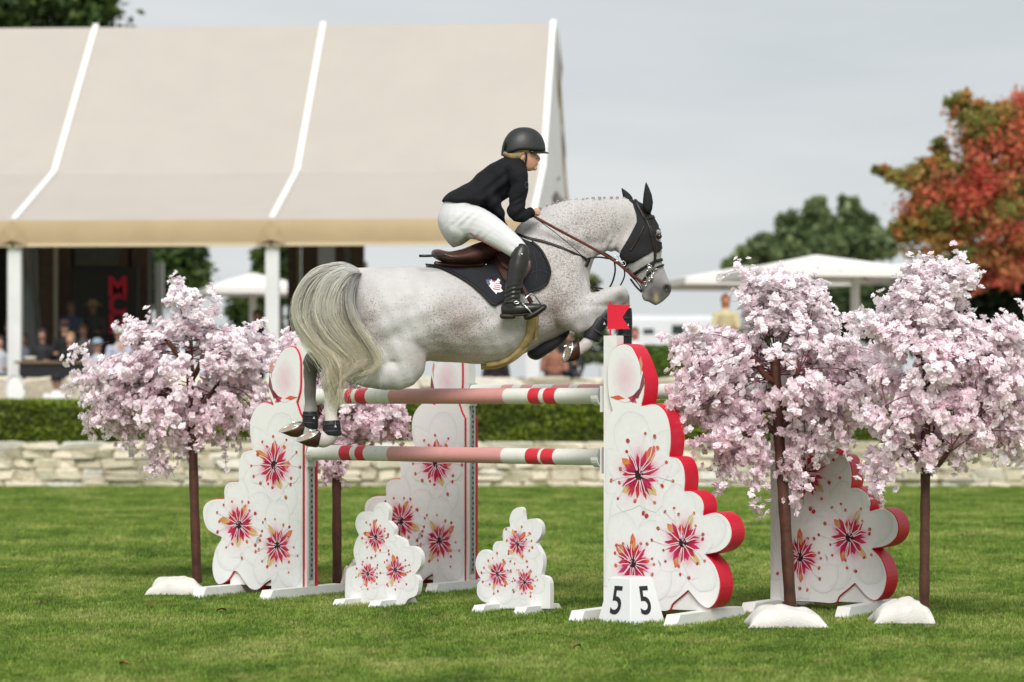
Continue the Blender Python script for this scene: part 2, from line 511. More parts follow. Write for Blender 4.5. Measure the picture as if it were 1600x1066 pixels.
def leafy_tree(name, label, base, trunk_h, trunk_r, blobs, n, size, stops, seed, limbs=10, hollow=0.55, group=None, sep='crown'):
    """blobs: (dx,dy,z,rx,ry,rz,weight[,stops]) relative to the trunk foot"""
    g = np.random.default_rng(seed); r = random.Random(seed)
    base = Vector(base)
    t = thing(name, label, 'tree', base, group)
    mb = MB()
    top = base + Vector((r.uniform(-.2, .2), 0, trunk_h))
    path = [base + (top - base) * k / 6 + Vector((r.uniform(-.06, .06), r.uniform(-.06, .06), 0)) for k in range(7)]
    mb.tube(path, [trunk_r * (1.25 - .12 * k) for k in range(7)], 9)
    mb.build('trunk', m_bark, t, True)
    lb = MB()
    ends = []
    for k in range(limbs):
        b = blobs[k % len(blobs)]
        e = base + Vector((b[0] + r.uniform(-.6, .6) * b[3], b[1] + r.uniform(-.6, .6) * b[4], b[2] + r.uniform(-.4, .6) * b[5]))
        s = path[r.choice((3, 4, 5, 6))]
        mid = (s + e) / 2 + Vector((0, 0, r.uniform(0, .12) * (e - s).length))
        pp = spline3([s, mid, e], 4)
        lb.tube(pp, [trunk_r * (.5 - .4 * i / (len(pp) - 1)) for i in range(len(pp))], 6)
    lb.build('limbs', m_bark, t, True)
    W = np.array([b[6] for b in blobs], float); W /= W.sum()
    cs, cols = [], []
    for b, w in zip(blobs, W):
        m = int(n * w)
        # leaves gather in clumps through the blob's shell
        k = max(6, int(m / 70))
        d = g.normal(size=(k, 3)); d /= np.linalg.norm(d, axis=1, keepdims=True)
        rad = g.uniform(hollow, 1.0, (k, 1)) ** .7
        cc = d * rad * np.array(b[3:6]) + np.array([b[0], b[1], b[2]])
        idx = g.integers(0, k, m)
        spread = np.array(b[3:6]).mean() * g.uniform(.10, .22, (k, 1))
        p = cc[idx] + g.normal(size=(m, 3)) * spread[idx] * np.array([1, 1, .75])
        st = b[7] if len(b) > 7 else stops
        ccol = pal(g, k, st)
        cl = ccol[idx] * g.uniform(.75, 1.25, (m, 1))
        cs.append(p); cols.append(cl)
    c = np.concatenate(cs) + np.array(base); cl = np.concatenate(cols)
    V, F, col = leaf_cloud(g, c, size, cl)
    o = put(sep, mesh_np('crown', V, F, cols=col), m_leaf, t)
    return t
GREEN = ((.028, .055, .012), (.06, .11, .022), (.105, .16, .035), (.04, .075, .022))
PALEG = ((.10, .13, .06), (.15, .19, .08), (.20, .23, .11))
DARKG = ((.010, .022, .010), (.022, .045, .016), (.035, .06, .02))
RED = ((.66, .11, .085), (.68, .18, .10), (.58, .15, .075), (.62, .27, .11), (.50, .22, .09))
RUST = ((.46, .27, .07), (.30, .25, .06), (.52, .20, .07), (.17, .20, .05), (.24, .25, .06))

def blobs_px(D, base, L):
    """crown lobes given by picture position and size at distance D"""
    out = []
    for e in L:
        px, py, rx, rz, w = e[:5]
        c = P(px, py, D) - Vector(base)
        k = D / FPX
        out.append((c.x, (e[6] if len(e) > 6 else 0), c.z, rx * k, rx * k * .8, rz * k, w) + ((e[5],) if len(e) > 5 and e[5] else ()))
    return out

b = P(80, 560, 82); b.z = TER
leafy_tree('tree', 'big dark green tree rising behind the marquee at the top left', b, 9, .35,
    blobs_px(82, b, [(60, 10, 120, 70, 3), (20, -60, 120, 90, 2), (60, 200, 190, 120, 3), (250, 425, 62, 50, 2.2), (130, 400, 170, 80, 2), (290, 395, 40, 16, .7), (150, 20, 35, 24, .6)]),
    26000, .17, GREEN, 21, 14)
b = P(430, 560, 88); b.z = TER
leafy_tree('conifer_tree', 'dark conifer seen through the marquee beside the second post', b, 5, .2,
    blobs_px(88, b, [(425, 400, 26, 18, 1), (420, 425, 34, 18, 1.2), (410, 470, 42, 45, 2), (395, 510, 40, 40, 2), (440, 380, 18, 30, 1)]), 8000, .15, GREEN, 22, 8)
b = P(1275, 560, 115); b.z = TER
leafy_tree('tree', 'round green tree far behind the large parasols', b, 5.5, .3,
    blobs_px(115, b, [(1258, 385, 52, 34, 2.6), (1200, 395, 46, 24, 2), (1322, 372, 50, 34, 2.6), (1278, 330, 20, 24, .9), (1325, 328, 16, 26, .8), (1240, 350, 26, 18, .7), (1350, 345, 18, 18, .6), (1160, 410, 30, 14, .8), (1140, 420, 14, 8, .2), (1370, 385, 35, 24, 1), (1392, 372, 14, 10, .25), (1300, 470, 120, 60, 3)]),
    26000, .20, ((.11, .16, .065), (.17, .23, .10), (.23, .29, .13)), 23, 12, hollow=.2)  # paled leaf colours put distance haze into this tree
b = P(1690, 560, 68); b.z = TER
leafy_tree('autumn_tree', 'tall tree with bright red and rusty autumn leaves at the right edge', b, 6, .28,
    blobs_px(68, b, [(1500, 305, 80, 55, 2.6, RED), (1580, 260, 95, 90, 3, RED), (1590, 370, 95, 60, 2.4, RED), (1540, 320, 100, 90, 2.2, RUST), (1470, 330, 60, 60, 1.2, RUST), (1550, 200, 70, 45, 2, RUST), (1510, 165, 30, 22, .8, RUST), (1610, 170, 50, 30, 1.2, RED),
                         (1420, 280, 45, 16, .8, RUST), (1385, 268, 22, 9, .35, RUST), (1455, 262, 40, 22, .9, RUST), (1440, 355, 50, 26, 1.0, RUST), (1410, 365, 24, 12, .4, RUST), (1470, 395, 60, 30, 1.2, RUST), (1550, 420, 60, 30, 1.3, RED), (1470, 230, 25, 12, .4, RUST), (1680, 280, 70, 110, 2, RED)]),
    46000, .072, RED, 24, 30, hollow=.2)
b = P(1540, 560, 72); b.z = TER
leafy_tree('tree', 'dark green bushy tree underneath the red autumn tree', b, 2.5, .2,
    blobs_px(72, b, [(1470, 450, 70, 45, 2), (1560, 440, 80, 50, 2.5), (1620, 480, 60, 60, 2), (1500, 520, 90, 40, 2)]), 13000, .13, DARKG, 25, 8)
b = P(905, 575, 76); b.z = TER
leafy_tree('shrub', 'pale green shrub behind the legs of the horse', b, 1.2, .08,
    blobs_px(76, b, [(905, 480, 30, 40, 2), (925, 530, 32, 40, 2), (890, 540, 26, 30, 1.2), (915, 440, 18, 22, .7)]), 6000, .11, PALEG, 26, 6)
b = P(1250, 560, 90); b.z = TER
leafy_tree('shrub', 'wide green shrub under the large parasols', b, 1.5, .1,
    blobs_px(90, b, [(1300, 490, 90, 50, 2), (1220, 510, 70, 40, 1.5), (1380, 490, 60, 45, 1.5)]), 9000, .13, ((.03, .05, .015), (.05, .085, .025)), 27, 6)
hedge(P(1006, 0, 57).x, P(1115, 0, 57).x, 56.6, 57.6, TER, 2.55, 'bright green low hedge in front of the white motorhome', 28, 700, .04, ((.09, .17, .02), (.14, .24, .03)))

# ------------------------------------------------------------------ marquee
YAW = math.radians(3.8)
TE = Vector((math.cos(YAW), -math.sin(YAW), 0)); TB = Vector((math.sin(YAW), math.cos(YAW), 0)); TZ = Vector((0, 0, 1))
E0 = P(425, 345, 56); E0.z = 0
BAY = 5.07
PROF = [(0, 4.98), (3.5, 6.18), (7.6, 9.75), (11.7, 6.55), (15.2, 5.48)]
def T(e, bb, z): return E0 + TE * e + TB * bb + TZ * z
m_canvas = M('beige_canvas', (0.505, 0.46, 0.418), 0.85, 0.035, 0.9, trans=0.12, bump=.5, bscale=1.2)
m_val = M('tan_valance', (0.52, 0.40, 0.245), 0.85, 0.08, 1.2, trans=0.2)
m_rail = M('white_rail', (0.82, 0.82, 0.80), 0.5, 0.04)
m_alu = M('aluminium_post', (0.70, 0.71, 0.70), 0.45, 0.08, 3, metal=0.15)
m_gable = M('white_canvas', (0.88, 0.88, 0.87), 0.85, 0.06, 1.5, trans=0.2)
tent = thing('marquee', 'large beige canvas marquee with white ribs and open sides', 'marquee', T(0, 7.6, TER))
for i in range(-3, 1):
    e0 = i * BAY + .02; e1 = (i + 1) * BAY - .02
    for j in range(4):
        (b0, z0), (b1, z1) = PROF[j], PROF[j + 1]
        V, F = [], []; nu, nv = 9, 7
        for a in range(nu):
            for c in range(nv):
                u, v = a / (nu - 1), c / (nv - 1)
                sag = -.07 * math.sin(math.pi * u) * math.sin(math.pi * v)
                V.append(T(e0 + (e1 - e0) * u, b0 + (b1 - b0) * v, z0 + (z1 - z0) * v + sag))
        for a in range(nu - 1):
            for c in range(nv - 1): F.append((a * nv + c, (a + 1) * nv + c, (a + 1) * nv + c + 1, a * nv + c + 1))
        obj('roof_panel', V, F, m_canvas, tent, True)
    # valance: a scalloped strip hanging from the eave, front and back
    for bb in (-.03,):
        V, F = [], []
        for a in range(25):
            u = a / 24; w = .02 * math.sin(u * 40)
            e = e0 - .02 + (BAY) * u
            V += [T(e, bb - .02, 5.0), T(e, bb - .10 + w * .3, 4.78), T(e, bb - .05 + w, 4.50 + .025 * abs(math.sin(u * math.pi)))]
            if a: k = a * 3; F += [(k - 3, k, k + 1, k - 2), (k - 2, k + 1, k + 2, k - 1)]
        obj('valance', V, F, m_val, tent, True)
        mb = MB(); mb.box(T((e0 + e1) / 2, bb - .06, 4.512), TE * (BAY / 2 - .03), TB * .03, TZ * .03); mb.build('eave_hem', M('hem_tan', (.60, .50, .34), .8, .05), tent)
for i in range(-3, 2):
    e = i * BAY
    mb = MB()
    for j in range(4):
        (b0, z0), (b1, z1) = PROF[j], PROF[j + 1]
        p, q = T(e, b0, z0 + .03), T(e, b1, z1 + .03)
        d = (q - p).normalized(); nrm = TE.cross(d)
        mb.box((p + q) / 2, TE * .058, d * ((q - p).length / 2 + .02), nrm * .05)
    mb.build('roof_rib', m_rail, tent)
    for bb in (.08, 15.1):
        mb = MB(); mb.box(T(e, bb, (TER + 4.9) / 2), TE * (.13 if bb < 1 else .09), TB * .09, TZ * ((4.9 - TER) / 2)); mb.box(T(e - .07, bb - .095, (TER + 4.9) / 2), TE * .02, TB * .01, TZ * ((4.9 - TER) / 2)); mb.build('post', m_alu, tent)
    # gathered corner of the valance at each post
    V = [T(e - .30, -.12, 4.50), T(e - .16, -.16, 4.82), T(e, -.15, 5.0), T(e + .16, -.16, 4.82), T(e + .30, -.12, 4.50), T(e, -.22, 4.60)]
    obj('valance_gather', V, [(0, 1, 5), (1, 2, 5), (2, 3, 5), (3, 4, 5)], M('tan_gather', (.40, .30, .18), .85, .1), tent)
# gable end hung with folded white cloth
V, F = [], []
n = 60
for a in range(n + 1):
    bb = 15.2 * a / n
    for (b0, z0), (b1, z1) in zip(PROF, PROF[1:]):
        if b0 <= bb <= b1: zt = z0 + (z1 - z0) * (bb - b0) / (b1 - b0)
    w = .09 * math.sin(a * 1.1) + .04 * math.sin(a * 2.3)
    V += [T(BAY + .04, bb, zt - .03), T(BAY + .06 + w, bb, max(4.6, 4.6 + (zt - 4.6) * .35))]
    if a: k = a * 2; F.append((k - 2, k, k + 1, k - 1))
obj('gable_cloth', V, F, m_gable, tent, True)
V, F = [], []
for a in range(13):
    bb = 8.6 + 5.4 * a / 12; w = .12 * math.sin(a * 1.7)
    b2 = 7.6 + 5.2 * a / 12; z2 = 9.75 - (b2 - 7.6) * .780 if b2 < 11.7 else 6.55 - (b2 - 11.7) * .306
    V += [T(BAY + .10, b2, z2), T(BAY + .12 + w * .5, b2 + .05, z2 - .5 - .10 * a)]
    if a: k = a * 2; F.append((k - 2, k, k + 1, k - 1))
obj('gable_drape', V, F, m_val, tent, True)

# things inside the marquee
m_wood = M('dark_timber', (0.075, 0.048, 0.032), 0.6, 0.35, 6)
m_black = M('black_board', (0.012, 0.012, 0.014), 0.5, 0.2, 8)
m_glass = M('grey_glass', (0.10, 0.115, 0.11), 0.12, 0.4, 1.5, spec=0.6)
def pxbox(mb, x0, x1, y0, y1, D, th, col=None):
    a, c = P(x0, y1, D), P(x1, y0, D)
    mb.box(((a.x + c.x) / 2, D + th / 2, (a.z + c.z) / 2), ((c.x - a.x) / 2, 0, 0), (0, th / 2, 0), (0, 0, (c.z - a.z) / 2), col)
booth = thing('bar_kiosk', 'dark timber kiosk standing inside the marquee on the left', 'kiosk', P(125, 600, 64.6) * 1)
booth.location.z = TER; WL[booth.name] = Vector(booth.location)
def zb(D, z): return HOR - (z - EYE) / D * FPX
mb = MB(); pxbox(mb, -130, 235, zb(65.2, 5.2), zb(65.2, TER), 65.2, .3); mb.build('back_wall', M('kiosk_wall', (.018, .016, .015), .7, .3, 2), booth)
for x0, x1 in ((62, 84), (90, 110), (186, 200), (206, 232), (-40, -10)):
    mb = MB(); pxbox(mb, x0, x1, zb(64.6, 5.1), zb(64.6, TER), 64.6, .25); mb.build('timber_post', m_wood, booth)
mb = MB(); pxbox(mb, 84, 90, zb(64.4, 5.1), zb(64.4, TER), 64.4, .1); mb.build('pale_pole', M('pale_metal', (.40, .38, .30), .5, .1), booth)
mb = MB(); pxbox(mb, 116, 186, 384, 416, 64.9, .03); mb.build('window_pane', M('green_reflection_glass', (.04, .06, .045), .08, .5, .8, spec=.7), booth)  # green reflection painted into the colour of the pane
mb = MB(); pxbox(mb, 30, 60, 386, 560, 64.9, .03); mb.build('glass_door', m_glass, booth)
V, F = [], []
for a in range(11):
    u = a / 10
    V += [P(36 + 22 * u, 384, 63.4) + Vector((0, .10 * math.sin(a * 1.9), 0)), P(50 + 10 * u, 470, 63.4) + Vector((0, .07 * math.sin(a * 1.9), 0)), P(58 + 8 * u, 545, 63.4) + Vector((0, .05 * math.sin(a * 1.9), 0))]
    if a: k = a * 3; F += [(k - 3, k, k + 1, k - 2), (k - 2, k + 1, k + 2, k - 1)]
tag(obj('curtain', V, F, M('sheer_curtain', (.30, .31, .30), .8, .3, 3), None, True), 'sheer grey curtain gathered beside the left marquee post', 'curtain')

def text_mesh(body, size, extrude=0.002, bold=0.0, align='CENTER'):
    cu = bpy.data.curves.new('txt', 'FONT'); cu.body = body; cu.size = size; cu.extrude = extrude; cu.align_x = align; cu.align_y = 'CENTER'; cu.offset = bold
    ob = bpy.data.objects.new('txt', cu); C.objects.link(ob)
    dg = bpy.context.evaluated_depsgraph_get(); dg.update()
    me = bpy.data.meshes.new_from_object(ob.evaluated_get(dg))
    bpy.data.objects.remove(ob); bpy.data.curves.remove(cu)
    return me
board = thing('display_board', 'tall black display board with red letters inside the marquee', 'sign', P(165, 560, 63.8))
mb = MB(); pxbox(mb, 112, 216, 418, 560, 63.8, .08); mb.build('panel', m_black, board)
m_redl = M('red_letter', (.55, .012, .04), .5, .08)
for ch, y in (('M', 449), ('C', 477), ('H', 507)):
    me = text_mesh(ch, .60, .01, .018)
    me.transform(Matrix.Translation(P(184, y, 63.77)) @ Matrix.Rotation(math.radians(90), 4, 'X') @ Matrix.Scale(.95, 4, (1, 0, 0)))
    put('letter', me, m_redl, board)

# timber screens seen beside the second post
scr = thing('timber_screen', 'dark timber screen with grey panels behind the tail of the horse', 'screen', P(510, 600, 66))
scr.location.z = TER; WL[scr.name] = Vector(scr.location)
for x0, x1, D, m in ((449, 464, 66, m_wood), (471, 497, 66, m_wood), (523, 538, 66, m_wood), (548, 569, 66, m_wood), (538, 548, 66.1, M('grey_panel', (.20, .205, .20), .6, .1))):
    mb = MB(); pxbox(mb, x0, x1, zb(D, 5.1), zb(D, TER), D, .15); mb.build('board', m, scr)
mb = MB(); pxbox(mb, 464, 470, zb(65.9, 5.1), zb(65.9, TER), 65.9, .08); mb.build('pole', M('olive_metal', (.20, .17, .08), .5, .1), scr)
mb = MB(); pxbox(mb, 497, 523, zb(65.8, 5.1), zb(65.8, TER), 65.8, .12); mb.build('grey_column', M('light_column', (.42, .43, .44), .5, .08), scr)

# parasols
def parasol(px, py_top, py_rim, halfpx, D, label, pole_px=None, under=(.50, .42, .32), yaw=.2, depth=1.0):
    top = P(px, py_top, D); k = D / FPX
    t = thing('parasol', label, 'parasol', (top.x, D, TER), 'large white parasols on the terrace')
    R = halfpx * k; zr = P(px, py_rim, D).z
    V = [top]; F = []; n = 8
    ring1, ring2 = [], []
    for i in range(n):
        th = yaw + 2 * math.pi * i / n
        sq = 1.0 / max(abs(math.cos(th - yaw)), abs(math.sin(th - yaw))) * .95      # square canopy
        V.append(Vector((top.x + R * sq * .55 * math.cos(th), D + R * sq * .55 * math.sin(th), zr + (top.z - zr) * .48)))
    for i in range(n):
        th = yaw + 2 * math.pi * i / n
        sq = 1.0 / max(abs(math.cos(th - yaw)), abs(math.sin(th - yaw))) * .95
        V.append(Vector((top.x + R * sq * math.cos(th), D + R * sq * math.sin(th), zr)))
    for i in range(n):
        V.append(V[9 + i] - Vector((0, 0, .16)))
    for i in range(n):
        j = (i + 1) % n
        F += [(0, 1 + i, 1 + j), (1 + i, 9 + i, 9 + j, 1 + j), (9 + i, 17 + i, 17 + j, 9 + j)]
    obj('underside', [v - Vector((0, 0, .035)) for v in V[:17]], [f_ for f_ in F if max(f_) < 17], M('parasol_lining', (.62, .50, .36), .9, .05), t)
    obj('canopy', V, F, M('parasol_cloth', (.86, .845, .81), .85, .03, trans=.10), t)
    mb = MB()
    for i in range(n):
        mb.tube([top - Vector((0, 0, .25)), V[9 + i] - Vector((0, 0, .05))], .025, 5)
    mb.build('ribs', M('parasol_rib', (.45, .38, .28), .6, .1), t)
    mb = MB(); q = P(pole_px or px, 0, D); mb.tube([(q.x, D, TER), (q.x, D, zr + .02)], .10, 8); mb.build('pole', m_rail, t)
    mb = MB(); mb.box((q.x, D, TER + .06), (.5, 0, 0), (0, .5, 0), (0, 0, .06)); mb.build('base', m_alu, t)
    return t
parasol(1275, 398, 425, 132, 60, 'nearer white parasol with beige underside between the pink blossom trees', 1336)
parasol(1165, 416, 440, 140, 72, 'farther white parasol beside the head of the horse')
parasol(1405, 412, 432, 95, 74, 'small white parasol at the right, half behind the rightmost blossom tree')
parasol(395, 426, 452, 85, 78, 'white parasol seen through the marquee left of the second post')

# white motorhome
mh = thing('motorhome', 'white motorhome parked far behind the red flag', 'motorhome', P(1030, 560, 84)); mh.location.z = TER; WL[mh.name] = Vector(mh.location)
m_vw = M('white_coachwork', (.66, .68, .70), .35, .04, 2)
a, c = P(940, 0, 84).x, P(1122, 0, 84).x; zt = P(0, 492, 84).z
bm = bmesh.new(); bmesh.ops.create_cube(bm, size=1)
for v in bm.verts: v.co = Vector(((a + c) / 2 + v.co.x * (c - a), 85.1 + v.co.y * 2.2, (TER + .45 + zt) / 2 + v.co.z * (zt - TER - .45)))
bmesh.ops.bevel(bm, geom=bm.edges[:], offset=.14, segments=3, affect='EDGES')
me = bpy.data.meshes.new('body'); bm.to_mesh(me); bm.free(); put('body', me, m_vw, mh)
for x0, x1, y0, y1 in ((1005, 1022, 514, 521), (1050, 1072, 508, 522), (960, 985, 508, 522)):
    mb = MB(); pxbox(mb, x0, x1, y0, y1, 83.96, .05); mb.build('window', M('dark_pane', (.03, .035, .04), .1, .2), mh)
for x in (965, 1095):
    mb = MB(); q = P(x, 0, 84.1); mb.tube([(q.x, 84.05, TER + .38), (q.x, 84.3, TER + .38)], .38, 18, side=(0, 0, 1)); w = mb.build('wheel', M('tyre', (.02, .02, .02), .8), mh)
    mb = MB(); mb.tube([(q.x, 84.02, TER + .38), (q.x, 84.06, TER + .38)], .2, 14, side=(0, 0, 1)); mb.build('rim', m_alu, w)

# ------------------------------------------------------------------ bodies: lofts merged into one skin
def remeshed(name, mb, voxel, smooth_it=4, factor=0.5):
    me = mesh_from(name, mb.V, mb.F)
    o = bpy.data.objects.new(name + '_tmp', me); C.objects.link(o)
    r = o.modifiers.new('r', 'REMESH'); r.mode = 'VOXEL'; r.voxel_size = voxel; r.adaptivity = 0
    s = o.modifiers.new('s', 'SMOOTH'); s.iterations = smooth_it; s.factor = factor
    dg = bpy.context.evaluated_depsgraph_get(); dg.update()
    out = bpy.data.meshes.new_from_object(o.evaluated_get(dg))
    bpy.data.objects.remove(o); bpy.data.meshes.remove(me)
    out.name = name
    out.polygons.foreach_set('use_smooth', np.ones(len(out.polygons), dtype=bool))
    return out

def coords(me):
    co = np.empty(len(me.vertices) * 3, dtype=np.float32); me.vertices.foreach_get('co', co); return co.reshape(-1, 3)

def paint(me, cols, name='Col'):
    at = me.color_attributes.new(name, 'FLOAT_COLOR', 'POINT')
    arr = np.ones((len(me.vertices), 4), dtype=np.float32); arr[:, :3] = cols
    at.data.foreach_set('color', arr.ravel())

def ring_loft(mb, rings):
    """closed loft through rings of equal length"""
    n = len(rings[0]); V = [v for r in rings for v in r]; F = []
    for i in range(len(rings) - 1):
        for k in range(n):
            F.append((i * n + k, i * n + (k + 1) % n, (i + 1) * n + (k + 1) % n, (i + 1) * n + k))
    c0 = sum(rings[0], Vector()) / n; c1 = sum(rings[-1], Vector()) / n
    V += [c0, c1]; a = len(V) - 2
    for k in range(n):
        F.append((a, (k + 1) % n, k)); F.append((a + 1, (len(rings) - 1) * n + k, (len(rings) - 1) * n + (k + 1) % n))
    mb.add(V, F)

# ------------------------------------------------------------------ spectators (far behind, out of focus)
m_cloth = M('spectator_cloth_and_skin', attr=True, rough=0.8, var=0.12, scale=9)
SKIN = (.52, .30, .21)
def spectator(label, px, py, D, shirt, trousers=(.03, .03, .04), seated=True, hair=(.06, .04, .03), hat=None, face=SKIN, turn=0.0, floor=TER, arms='lap'):
    """py is the row of the face; the figure faces the camera"""
    hc = P(px, py, D)
    t = thing('person', label, 'person', (hc.x, D, floor))
    ct, st = math.cos(turn), math.sin(turn)
    def L(x, y, z): return hc + Vector((x * ct + y * st, x * st - y * ct, z))      # y forward = towards the camera
    mb = MB()
    # head and neck
    mb.ball(L(0, 0, .0), .105, n=12, m=8, sq=(.80, .95, 1.15)); mb.ball(L(0, .09, -.02), .022); mb.tube([L(0, -.01, -.07), L(0, -.02, -.20)], .055, 10)
    # torso
    for z0, z1, r0, r1 in ((-.17, -.27, .08, .17), (-.27, -.48, .185, .165), (-.48, -.72, .165, .18)):
        mb.tube([L(0, -.03, z0), L(0, -.03, z1)], [r0, r1], 12, flat=.95)
    for s in (-1, 1):
        sh = L(.19 * s, -.03, -.28)
        mb.ball(sh, .075, n=10)
        if arms == 'lap':
            el = L(.25 * s, .06, -.54); ha = L(.10 * s, .26, -.52)
        elif arms == 'side':
            el = L(.25 * s, -.02, -.58); ha = L(.24 * s, .06, -.82)
        else:
            el = L(.25 * s, .05, -.52); ha = L(.06 * s, .12, -.22) if s > 0 else L(.10 * s, .26, -.52)
        mb.tube([sh, el], [.066, .05], 9); mb.tube([el, ha], [.05, .034], 9); mb.ball(ha, .045, n=8)
        if seated:
            hip = L(.10 * s, -.02, -.74); kn = L(.13 * s, .40, -.72); ft = L(.13 * s, .38, min(-1.1, floor - hc.z + .08))
            mb.tube([hip, kn], [.10, .075], 9); mb.tube([kn, ft], [.07, .05], 9); mb.ball(ft, .06); mb.ball(ft + Vector((0, -.10, -.01)), .05)
        else:
            hip = L(.09 * s, -.02, -.74); kn = L(.10 * s, 0, -1.14); ft = L(.11 * s, -.01, floor - hc.z + .06)
            mb.tube([hip, kn, ft], [.11, .075, .05], 9); mb.ball(ft, .06); mb.ball(ft + Vector((0, -.10, -.01)), .05)
    me = remeshed('body', mb, .022, 3)
    co = coords(me); d = co - np.array(hc)
    cols = np.tile(np.array(shirt), (len(co), 1))
    cols[d[:, 2] > -.155] = face
    cols[d[:, 2] < -.70] = trousers
    if seated: cols[(d[:, 2] < -.62) & (-(d[:, 1]) > .12)] = trousers
    for s in (-1, 1):
        if arms == 'lap': h = L(.10 * s, .26, -.52)
        elif arms == 'side': h = L(.24 * s, .06, -.82)
        else: h = L(.06 * s, .12, -.22) if s > 0 else L(.10 * s, .26, -.52)
        cols[np.linalg.norm(co - np.array(h), axis=1) < .10] = face
    if not seated: cols[co[:, 2] < floor + .1] = (.02, .02, .02)
    paint(me, cols)
    put('body', me, m_cloth, t)
    hb = MB(); hb.ball(L(0, -.022, .025), .112, hair, n=12, m=8, sq=(.86, .98, 1.10))
    if hat is None: hb.ball(L(0, -.05, -.07), .09, hair, n=10, sq=(.9, .6, 1.2))
    hb.build('hair', m_cloth, t, True)
    if hat:
        kind, col = hat
        hb = MB(); hb.ball(L(0, -.01, .075), .125, col, n=12, m=8, sq=(.88, 1.0, .72))
        if kind == 'cap': hb.ball(L(0, .12, .055), .085, col, n=10, sq=(.9, 1.0, .14))
        else: hb.ball(L(0, 0, .045), .21, col, n=16, sq=(1, 1, .10))
        hb.build('hat', m_cloth, t, True)
    if seated and floor == TER:
        ch = thing('chair', ('dark chair under the ' + ' '.join(label.split()[:11])), 'chair', (hc.x, D + .05, floor), 'chairs on the terrace')
        cb = MB(); cb.box(L(0, .12, -.845), (.21, 0, 0), (0, .21, 0), (0, 0, .02)); cb.build('seat', m_black, ch)
        cb = MB(); cb.box(L(0, -.17, -.58), (.20, 0, 0), (0, .012, 0), (0, 0, .20)); cb.build('backrest', m_black, ch)
        for sx in (-1, 1):
            for sy in (-.10, .30):
                cb = MB(); p = L(.19 * sx, sy, -.85); cb.tube([p, (p.x, p.y, floor)], .014, 6); cb.build('leg', m_black, ch)
    return t
spectator('man in a black jacket and dark cap seated at the kiosk table', 101, 512, 57.2, (.012, .012, .014), hat=('cap', (.05, .025, .025)))
spectator('woman with blond hair and bare arms in a black dress', 110, 530, 56.6, (.012, .012, .013), hair=(.30, .20, .10))
spectator('woman wearing a pale blue hat and light top', 152, 541, 56.6, (.42, .46, .54), hat=('cap', (.26, .34, .42)))
spectator('man in a white cap and pale blue shirt with a hand at his face', 186, 523, 56.8, (.45, .48, .58), hat=('cap', (.60, .58, .56)), arms='face', hair=(.10, .07, .05))
spectator('dim figure in blue behind the man in the black jacket', 112, 480, 60.4, (.05, .07, .12), seated=False, face=(.16, .09, .07))
spectator('dim figure in a straw hat standing before the black display board', 145, 480, 60.6, (.04, .04, .045), seated=False, face=(.18, .10, .07), hat=('brim', (.20, .16, .06)))
spectator('woman in a white shirt and black hat between hedge and upper wall', 88, 597, 52.5, (.74, .73, .72), hat=('cap', (.014, .012, .012)), hair=(.08, .04, .025), seated=False, floor=.62, arms='side', trousers=(.5, .5, .5))
spectator('person in a white shirt cut by the left edge', 0, 535, 57.5, (.50, .52, .58))
spectator('person in a faded blue shirt right of the left marquee post', 36, 530, 58.2, (.20, .23, .30), face=(.35, .18, .13))
spectator('man in black clothes standing by the second marquee post', 402, 494, 58.5, (.012, .012, .016), seated=False, arms='side', face=(.28, .14, .09), hair=(.02, .015, .012))
spectator('person in an orange shirt seated under the belly of the horse', 866, 536, 57.6, (.34, .15, .10), face=(.42, .2, .14))
spectator('person in black seated left of the corner post', 775, 548, 57.4, (.02, .018, .02), face=(.10, .05, .04))
spectator('person in dark clothes seated behind the hoof of the horse', 888, 528, 58.2, (.025, .03, .04), face=(.30, .16, .11))
spectator('person in a white shirt standing right of the red flag', 992, 521, 62, (.62, .62, .64), seated=False, face=(.55, .22, .17), hair=(.12, .06, .03), floor=1.5)
spectator('person with auburn hair in a yellow shirt behind the blossom tree', 1134, 470, 56.5, (.52, .45, .26), seated=False, hair=(.20, .07, .03), face=(.50, .22, .12))
spectator('dark haired person in pale clothes between the two pink blossom trees', 1302, 515, 59, (.45, .45, .40), seated=True, hair=(.03, .02, .02))
spectator('man in a charcoal jumper seated left of the man with the dark cap', 66, 524, 57.4, (.03, .03, .035), face=(.42, .22, .16), hair=(.05, .035, .03))
spectator('woman in a grey top seated behind the woman with blond hair', 130, 517, 58.6, (.16, .16, .17), face=(.34, .19, .14), hair=(.12, .07, .04))
spectator('person in a dark red top seated at the right end of the table', 212, 533, 57.4, (.16, .025, .03), face=(.42, .23, .17))
spectator('person in a navy shirt at the very left of the marquee', 14, 512, 59.6, (.03, .04, .09), face=(.36, .2, .14))
tb = thing('table', 'long dark table on the terrace beside the left marquee post', 'table', P(80, 600, 55.6)); tb.location.z = TER; WL[tb.name] = Vector(tb.location)
mb = MB(); pxbox(mb, 22, 214, zb(55.6, TER + .75), zb(55.6, TER + .70), 55.6, .7); mb.build('top', M('table_wood', (.16, .11, .06), .5, .2), tb)
mb = MB(); pxbox(mb, 30, 206, zb(55.65, TER + .70), zb(55.65, TER), 55.65, .03); mb.build('front_cloth', m_black, tb)
for px_ in (34, 202):
    mb = MB(); q = P(px_, 0, 56.2); mb.box((q.x, 56.2, TER + .35), (.03, 0, 0), (0, .03, 0), (0, 0, .35)); mb.build('leg', m_black, tb)
